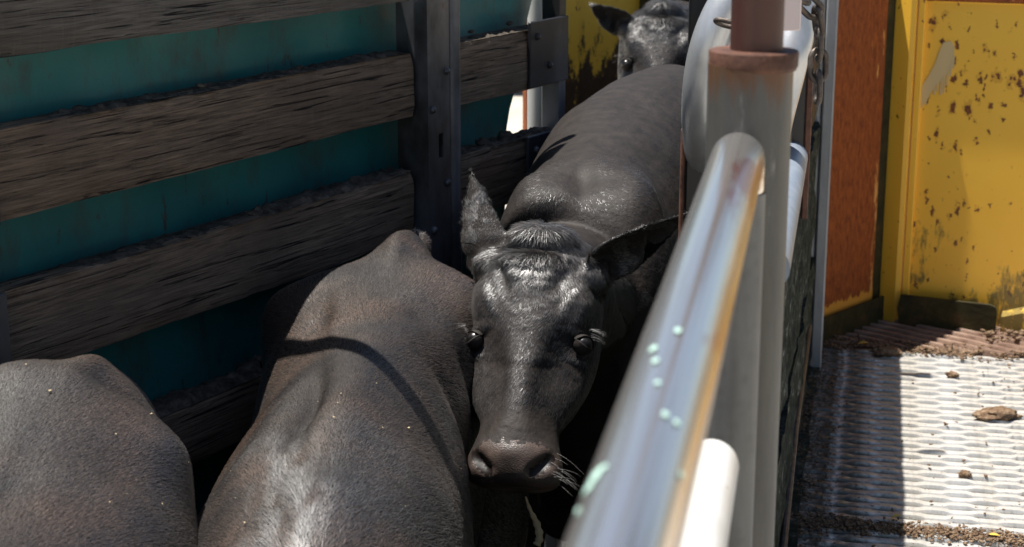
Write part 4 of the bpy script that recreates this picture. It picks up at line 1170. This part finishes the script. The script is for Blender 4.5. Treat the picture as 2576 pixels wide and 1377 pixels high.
# --- the animal looking at the camera
poll = P(1352, 600, 3.20); muz = P(1276, 1174, 2.96)
h3 = head_frame(poll, muz, (-.13, -.72, .65))
def kx(px, py, d, hw, zb, pt, q, dx=0.0):
    p = P(px, py, d); return (p[0] + dx, p[1], p[2], zb, hw, pt, q)
k3 = [(.56, 4.98, 1.25, .70, .10, 1.9, .60), kx(1765, 195, 4.80, .185, .60, 2.1, .72), kx(1715, 168, 4.60, .225, .52, 2.3, .74), kx(1650, 190, 4.38, .220, .50, 2.3, .72), kx(1580, 228, 4.16, .225, .47, 2.3, .70), kx(1530, 285, 3.96, .230, .47, 2.2, .68, .01),
      kx(1490, 345, 3.78, .222, .50, 2.1, .68, .012), kx(1462, 402, 3.62, .205, .55, 1.95, .70, .012), kx(1452, 445, 3.56, .200, .58, 2.1, .74, .01), kx(1446, 515, 3.49, .185, .62, 2.1, .76, .01), (.115, 3.37, 1.20, .76, .12, 2.0, .6)]
neck3 = ([np.array([.15, 3.58, 1.13]), np.array([.125, 3.45, 1.14]), np.array([.10, 3.33, 1.19]), H(h3, .10, 0, -.10), H(h3, .22, 0, -.10)], [.20, .175, .145, .105, .09])
sh = [ellip(H(h3, -.035, 0, -.022), (.062, .030, .026), (h3['r'], h3['a'], h3['f']))]
eL = (H(h3, .07, -.098, -.055), P(1182, 426, 3.27), (.35, .8, -.45), .049, .75, 1.25)
eR = (H(h3, .10, .100, -.055), P(1735, 535, 3.13), (.15, -.85, -.40), .052, 1.0)
sh.append(tubev([H(h3, .08, -.08, -.05), H(h3, .05, -.115, -.055)], [.038, .030])); sh.append(tubev([H(h3, .11, .08, -.05), H(h3, .10, .135, -.055)], [.038, .030]))
yaw3 = 16
c3, me3, b3 = cow('black cow in the middle facing the camera with one ear raised', k3, h3, neck3, [eL, eR], .0055, [(.03, 3.66, 1.0, yaw3, False, -1), (.27, 3.60, 1.0, yaw3, False, 1), (.36, 4.72, 1.0, yaw3, True, -1), (.62, 4.66, 1.0, yaw3, True, 1)], sh, 7,
    [(P(1345, 500, 3.60), (.055, .10, .07), .026), (P(1600, 505, 3.55), (.055, .10, .07), .032), (P(1465, 460, 3.54), (.03, .10, .06), -.014), (P(1330, 440, 3.8), (.05, .04, .08), -.012), (P(1680, 215, 4.6), (.05, .1, .06), .010)])
add_eyes(c3, h3); lashes(c3, h3, -1, seed=2); lashes(c3, h3, 1, seed=3)
for x, y in ((.02, 3.64), (.26, 3.58), (.38, 4.74), (.64, 4.68)): hoof_obj(c3, x, y, yaw3)
# muzzle skin on the body mesh
def assign_nose(me, h):
    me.materials.append(NOSE); n = len(me.polygons); c = np.empty(n * 3); me.polygons.foreach_get('center', c); c = c.reshape(-1, 3); t, la, fr = hloc(h, c)
    thr = .885 + .35 * np.clip(np.abs(la) - .045, 0, 1) + .02 * vnoise(c * 120, 9); m_ = (t > thr) & (t < 1.3) & (np.abs(la) < .2) & (fr > -.30)
    idx = np.where(m_, 1, 0).astype(np.int32)
    me.materials.append(NOSTRIL)
    for s in (-1, 1):
        for k in range(6):
            u = k / 5; q = np.sqrt(((t - (.918 + .065 * u)) * h['L']) ** 2 + (la - s * (.068 - .028 * u ** 1.4)) ** 2); idx[(q < .0085) & m_ & (fr > -.09)] = 2; me.polygons.foreach_set('material_index', idx)
HAIRY = []
def coat(root, me, h, keys, n_body, n_head, tint=None, dens_extra=None, whorl=None, blen=.017, seed=1, body_lift=.14, head_len=None, fuzz=None, ears=(), bj=.12, bc=.10, bs=1.0, hmul=1.0):
    tf = tang_field(keys)
    def in_head(p):
        t, la, fr = hloc(h, p); return (t > -.13) & (t < 1.3) & (np.abs(la) < .19) & (fr > -.30) & (fr < .12)
    def in_ear(p):
        m_ = np.zeros(len(p), bool)
        for e in ears:
            e_ = e[1] - e[0]; L = np.linalg.norm(e_); u = (p - e[0]) @ (e_ / L); r_ = np.linalg.norm(p - e[0] - np.outer(u, e_ / L), axis=1); m_ |= (u > .03) & (u < L * 1.08) & (r_ < .085)
        return m_
    def bdir(p, n):
        d = tf(p) * .75; d[:, 2] -= .55; lat = n.copy(); d += lat * .0
        if whorl is not None:
            w_, R_ = whorl; q = p - w_; r_ = np.linalg.norm(q[:, :2], axis=1); k = np.exp(-(r_ / R_) ** 2)[:, None]; d = d * (1 - k) + k * q / (r_[:, None] + .01)
        return d
    def blen_(p):
        L = np.full(len(p), blen)
        if fuzz is not None: L = L * (1 + fuzz(p) * 1.2)
        return L
    def lift_(p):
        L = np.full(len(p), body_lift)
        if fuzz is not None: L = L + .22 * fuzz(p)
        return L
    tb = tint or base_tint()
    def tt(p, rg):
        t_ = tb(p, rg)
        if fuzz is not None: k = np.clip(fuzz(p), 0, 1)[:, None]; t_ = t_ * (1 - k) + np.array([.12, .116, .112]) * rg.uniform(.5, 1.4, (len(p), 1)) * k
        return t_
    o = grow('coat', root, me, n_body, bdir, blen_, .00045, lift_, lambda c: 1.0 * ~(in_head(c) | in_ear(c)) * (1 if dens_extra is None else dens_extra(c)), tt, seed=seed, jitter=bj, clump=bc, streak=bs); fixp(o, root)
    if n_head:
        def hdir(p, n):
            t, la, fr = hloc(h, p); up = (t < .02)[:, None]
            return h['a'][None] * np.where(up, .4, 1.0) + np.outer(np.sign(la) * np.clip(np.abs(la) * 6, 0, .9) * np.where(t < .34, 1, -.5), h['r']) + np.outer(-.15 * np.ones(len(p)), h['f'])
        def hlen(p):
            t, la, fr = hloc(h, p)
            L = .012 + .016 * np.exp(-((t - .06) / .12) ** 2 - (la / .07) ** 2) + .012 * np.exp(-((t - .0) / .1) ** 2); L = np.where(t > .72, .009 - .0075 * np.clip((t - .72) / .15, 0, 1), L); return L
        def hdens(c):
            t, la, fr = hloc(h, c); k = in_head(c) & ~in_ear(c)
            for s in (-1, 1):
                q = np.linalg.norm(c - H(h, .405, s * .112, -.042), axis=1); k &= q > .019
            return k * (1.0 + .8 * (t < .3)) * np.where(t > .90 + .35 * np.clip(np.abs(la) - .045, 0, 1) + .03 * vnoise(c * 90, 9), 0.0, 1) * np.clip((.925 - t) / .07, .12, 1)
        def hlift(p):
            t, la, fr = hloc(h, p); return .16 + .12 * np.exp(-((t - .0) / .12) ** 2)
        o = grow('face_hair', root, me, n_head, hdir, hlen, .00036, hlift, hdens, base_tint(tuple(hmul * q for q in (.007, .006, .0055)), tuple(hmul * q for q in (.022, .018, .016)), 12), seed=seed + 5, jitter=.10, clump=.50, streak=1.3); fixp(o, root)
        for i, e in enumerate(ears):
            e_ = e[1] - e[0]; L = np.linalg.norm(e_); eu = e_ / L
            def edens(c):
                u = (c - e[0]) @ eu; r_ = np.linalg.norm(c - e[0] - np.outer(u, eu), axis=1); t, la, fr = hloc(h, c); return (u > -.01) * (u < L * 1.1) * (r_ < .085) * (~(in_head(c) & (u < .03)))
            def edir(p, n):
                u = (p - e[0]) @ eu; rad = p - e[0] - np.outer(u, eu); rad /= np.linalg.norm(rad, axis=1)[:, None] + 1e-6; return eu[None] * .8 + rad * .5
            o = grow('ear_hair', root, me, int(n_head * .22), edir, lambda p: .006 + .005 * (fbm(p * 40, 3, 1) > .25), .00030, .20, edens, (base_tint((.03, .028, .027), (.10, .095, .09), 16) if i == 0 and n_head > 100000 else base_tint((.006, .0055, .005), (.02, .018, .017), 16)), seed=seed + 7 + i, jitter=.3, cut=-1.1); fixp(o, root)  # first ear's paler tint paints it sunlit, the other stays dark
assign_nose(me3, h3)
coat(c3, me3, h3, k3, 330000, 150000, base_tint((.0035, .0028, .0025), (.014, .0095, .007)), whorl=(P(1460, 400, 3.60), .14), blen=.016, seed=3, ears=[eL, eR], body_lift=.05, bj=.07, bc=.07)
# whiskers
rg = np.random.default_rng(5); pos = np.empty((22, 6, 3))
for i in range(22):
    s = 1 if i < 18 else -1
    b_ = H(h3, rg.uniform(.90, 1.0), s * rg.uniform(.070, .080), -rg.uniform(.03, .085)); d = h3['r'] * s + h3['a'] * rg.uniform(-.1, .5) + h3['f'] * rg.uniform(-.3, .4); d /= np.linalg.norm(d); L = rg.uniform(.02, .055)
    for k in range(6): q = k / 5; pos[i, k] = b_ + d * L * q + np.array([0, 0, -.3]) * L * q * q
hairobj('whiskers', c3, pos, .00012, (.14, .13, .12))

# --- the animal with its back to the left of the head
k2 = [(-.205, 3.50, 1.20, .80, .045, 2.0, .62), (-.212, 3.44, 1.300, .70, .060, 1.7, .66), (-.226, 3.34, 1.308, .60, .135, 1.9, .74), (-.252, 3.18, 1.290, .52, .225, 2.4, .82), (-.272, 3.05, 1.268, .48, .208, 2.2, .74), (-.285, 2.90, 1.258, .45, .200, 1.85, .68), (-.296, 2.74, 1.248, .42, .222, 1.75, .64),
      (-.300, 2.54, 1.240, .42, .240, 1.7, .60), (-.300, 2.34, 1.225, .44, .240, 2.0, .60), (-.285, 2.17, 1.235, .48, .220, 1.8, .62), (-.28, 2.02, 1.20, .54, .185, 1.8, .64), (-.28, 1.88, 1.10, .62, .12, 2, .6)]
h2 = head_frame(np.array([-.25, 1.62, 1.06]), np.array([-.22, 1.32, .70]), (0, -.7, .65))
neck2 = ([np.array([-.285, 2.12, 1.02]), np.array([-.28, 1.95, 1.0]), np.array([-.27, 1.78, .98]), H(h2, .12, 0, -.10), H(h2, .25, 0, -.1)], [.19, .165, .14, .10, .09])
e2 = [(H(h2, .08, -.10, -.05), H(h2, .0, -.26, -.06), h2['f'], .045, 1.0), (H(h2, .08, .10, -.05), H(h2, .0, .26, -.06), h2['f'], .045, 1.0)]
tail2 = catmull([(-.205, 3.46, 1.27, .036), (-.20, 3.535, 1.20, .030), (-.195, 3.56, 1.0, .022), (-.20, 3.55, .7, .016), (-.20, 3.54, .42, .03)], 6)
ex2 = [tubev(tail2[:, :3], tail2[:, 3], 12)]
c2, me2, b2 = cow('dark brown-black cow seen from above with a thin bar shadow across its back', k2, h2, neck2, e2, .008, [(-.42, 2.15, .9, 2, False, -1), (-.15, 2.15, .9, 2, False, 1), (-.38, 3.3, .9, 2, True, -1), (-.08, 3.3, .9, 2, True, 1)], ex2, 8, [((-.44, 3.2, 1.2), (.06, .07, .06), .018), ((-.07, 3.2, 1.2), (.06, .07, .06), .018), ((-.325, 2.54, 1.23), (.022, .20, .05), -.022), ((-.40, 2.4, 1.2), (.05, .25, .06), .012), ((-.26, 2.4, 1.22), (.04, .25, .06), .012), ((-.232, 3.30, 1.31), (.022, .10, .04), .012), ((-.33, 3.33, 1.28), (.045, .06, .05), -.014), ((-.14, 3.33, 1.28), (.045, .06, .05), -.014), ((-.36, 3.0, 1.24), (.05, .05, .05), -.014), ((-.17, 3.0, 1.24), (.05, .05, .05), -.014), ((-.10, 2.86, 1.1), (.06, .03, .12), -.012), ((-.08, 2.97, 1.1), (.05, .025, .12), -.010), ((-.32, 2.95, 1.255), (.02, .25, .03), .007)], lean=((1.9, 2.2, 2.9, 3.15, 3.35), (0, -.030, -.042, -.020, 0)))
for x, y in ((-.42, 2.13), (-.15, 2.13), (-.375, 3.36), (-.075, 3.36)): hoof_obj(c2, x, y, 2)
add_eyes(c2, h2)
ridge2 = np.array(k2)
def fuzz2(p):
    x0 = np.interp(p[:, 1], ridge2[::-1, 1], ridge2[::-1, 0]); zt = np.interp(p[:, 1], ridge2[::-1, 1], ridge2[::-1, 2])
    lat = p[:, 0] - x0 + .022 + .010 * np.sin(p[:, 1] * 11) + .012 * vnoise(p * np.array([25, 9, 9]), 6)
    along = np.clip((2.52 - p[:, 1]) / .30, 0, 1) * np.clip((p[:, 2] - 1.0) / .1, 0, 1)
    return along * np.exp(-(np.abs(lat) / .055) ** 2.6) * np.clip(.55 + .9 * fbm(p * np.array([60, 14, 14]), 4, 3), .05, 1.3)

def tint2(p, rg):
    a = np.clip(.5 + .8 * fbm(p * 8, 93, 3), 0, 1)[:, None]; t = np.array([.010, .008, .0075]) * (1 - a) + np.array([.056, .035, .024]) * a; g_ = np.clip(.9 * fbm(p * 5 + 9, 97, 3) + .1, 0, 1)[:, None]; t = t * (1 - g_) + np.array([.040, .038, .036]) * g_
    x0 = np.interp(p[:, 1], ridge2[::-1, 1], ridge2[::-1, 0]); lat = p[:, 0] - x0 + .026 + .006 * np.sin(p[:, 1] * 9)
    k = .97 * (np.clip((p[:, 1] - 2.28) / .15, 0, 1) * np.clip((2.84 - p[:, 1]) / .12, 0, 1) * np.exp(-(lat / .030) ** 2))[:, None]
    t = t * (1 - k) + np.array([.008, .0055, .0035]) * k
    return t * rg.uniform(.6, 1.5, (len(p), 1))
coat(c2, me2, h2, k2, 420000, 12000, tint2, blen=.013, seed=13, fuzz=fuzz2, body_lift=.20, bs=.55, ears=[])

# --- the animal cut by the lower left corner
k1 = [(-.635, 2.74, 1.10, .80, .05, 2.0, .6), (-.64, 2.68, 1.215, .70, .075, 1.8, .65), (-.665, 2.58, 1.285, .60, .13, 1.9, .70), (-.695, 2.45, 1.325, .54, .19, 2.1, .74), (-.69, 2.32, 1.310, .50, .225, 2.1, .72), (-.675, 2.14, 1.280, .46, .262, 2.1, .66), (-.685, 1.92, 1.262, .43, .275, 2.0, .55),
      (-.735, 1.70, 1.255, .43, .265, 1.95, .55), (-.75, 1.50, 1.255, .45, .25, 1.8, .55), (-.765, 1.33, 1.26, .48, .225, 1.65, .58), (-.775, 1.2, 1.22, .54, .19, 1.7, .6), (-.785, 1.05, 1.12, .62, .12, 2, .6)]
h1 = head_frame(np.array([-.82, .80, 1.08]), np.array([-.85, .50, .72]), (-.05, -.7, .65))
neck1 = ([np.array([-.77, 1.3, 1.03]), np.array([-.78, 1.12, 1.01]), np.array([-.80, .95, 1.0]), H(h1, .12, 0, -.10), H(h1, .25, 0, -.1)], [.19, .165, .14, .10, .09])
e1 = [(H(h1, .08, -.10, -.05), H(h1, .0, -.26, -.06), h1['f'], .045, 1.0), (H(h1, .08, .10, -.05), H(h1, .0, .26, -.06), h1['f'], .045, 1.0)]
tail1 = catmull([(-.64, 2.66, 1.17, .030), (-.635, 2.745, 1.11, .026), (-.63, 2.78, .95, .020), (-.59, 2.80, .7, .016), (-.59, 2.79, .42, .03)], 6)
ex1 = [tubev(tail1[:, :3], tail1[:, 3], 12)]
c1_, me1, b1 = cow('black-brown cow cut off at the lower left with only its rump and back showing', k1, h1, neck1, e1, .009, [(-.90, 1.3, .9, 5, False, -1), (-.62, 1.3, .9, 5, False, 1), (-.78, 2.5, .9, 5, True, -1), (-.49, 2.5, .9, 5, True, 1)], ex1, 8, [((-.655, 2.52, 1.30), (.025, .10, .05), .014), ((-.60, 2.45, 1.29), (.05, .04, .06), -.016), ((-.50, 2.36, 1.22), (.06, .07, .06), .020), ((-.55, 2.22, 1.24), (.06, .06, .06), -.014), ((-.76, 2.42, 1.28), (.06, .06, .06), .016), ((-.69, 2.0, 1.27), (.025, .3, .04), .010)])
for x, y in ((-.90, 1.28), (-.62, 1.28), (-.77, 2.56), (-.48, 2.56)): hoof_obj(c1_, x, y, 5)
add_eyes(c1_, h1)
def tint1(p, rg):
    a = np.clip(.5 + .8 * fbm(p * 7, 95, 3), 0, 1)[:, None]; t = np.array([.010, .0085, .008]) * (1 - a) + np.array([.048, .031, .021]) * a; g_ = np.clip(.9 * fbm(p * 4 + 5, 98, 3) + .1, 0, 1)[:, None]; t = t * (1 - g_) + np.array([.036, .034, .032]) * g_
    return t * rg.uniform(.6, 1.5, (len(p), 1))
coat(c1_, me1, h1, k1, 260000, 0, tint1, blen=.013, seed=23, body_lift=.20, bs=.55)

def flecks(root, me, n, seed, label=None):
    v = getco(me); nr = getno(me); rg = np.random.default_rng(seed); m_ = np.where(visible_mask(v, nr, .1, 0) & (nr[:, 2] > .1))[0]; c_ = rg.choice(m_, n); p = v[c_] + nr[c_] * .004
    o = crumbs('straw_flecks', p, .0006 + .0018 * rg.random(n) ** 3, STRAW, root); fixp(o, root)
flecks(c2, me2, 34, 5); flecks(c1_, me1, 14, 6)
# --- the farthest animal, head over the rump
poll4 = P(1668, 22, 5.22); muz4 = P(1652, 320, 5.02) 
h4 = head_frame(poll4, muz4, (-.05, -.80, .5))
k4 = [(1.25, 6.85, 1.25, .70, .10, 1.9, .55), (1.18, 6.65, 1.45, .60, .22, 1.8, .6), (1.05, 6.35, 1.50, .50, .235, 1.75, .55), (.90, 6.05, 1.52, .47, .25, 1.85, .5), (.76, 5.80, 1.55, .50, .235, 1.75, .52), (.66, 5.62, 1.58, .55, .21, 1.65, .55), (.58, 5.50, 1.54, .62, .18, 1.8, .6), (.53, 5.42, 1.44, .72, .11, 2.0, .6)]
neck4 = ([np.array([.62, 5.58, 1.38]), np.array([.56, 5.47, 1.42]), np.array([.50, 5.36, 1.46]), H(h4, .12, 0, -.10), H(h4, .24, 0, -.10)], [.18, .16, .14, .105, .09])
e4L = (H(h4, .10, -.095, -.06), P(1478, 8, 5.16), (-.1, -.95, -.25), .046, 1.0); e4R = (H(h4, .08, .10, -.05), P(1830, 20, 5.2), (.1, -.9, -.2), .046, 1.0)
ex4 = [ellip(H(h4, -.03, 0, -.02), (.05, .03, .028), (h4['r'], h4['a'], h4['f'])), tubev([H(h4, .11, -.08, -.05), H(h4, .10, -.125, -.06)], [.038, .030])]
c4, me4, b4 = cow('farthest black cow at the top with lowered head behind the rump of another', k4, h4, neck4, [e4L, e4R], .007, [(.55, 5.62, 1.1, 25, False, -1), (.78, 5.52, 1.1, 25, False, 1), (1.05, 6.62, 1.1, 25, True, -1), (1.30, 6.5, 1.1, 25, True, 1)], ex4, 6)
for x, y in ((.54, 5.6), (.77, 5.5), (1.08, 6.67), (1.33, 6.55)): hoof_obj(c4, x, y, 25)
add_eyes(c4, h4); lashes(c4, h4, -1, seed=9); assign_nose(me4, h4)
coat(c4, me4, h4, k4, 40000, 99000, base_tint(), seed=33, ears=[e4L], hmul=.5)

# muddy strip hanging below the muzzle
q0 = P(1322, 1250, 3.05); 
mb = MB(); pth = [q0, P(1334, 1285, 3.05), P(1350, 1318, 3.06), P(1357, 1352, 3.06), P(1350, 1372, 3.06)]
mb.tube(smooth(pth, 6), [.0015 + .0055 * min(1, i / 14) * (1 + .25 * sin(i * 1.7)) for i in range(25)], 10)
o = mb.obj('muddy_twig', STRAW, None, angle=60); meta(o, 'muddy pale twig sticking up in the dark below the muzzle', 'twig')
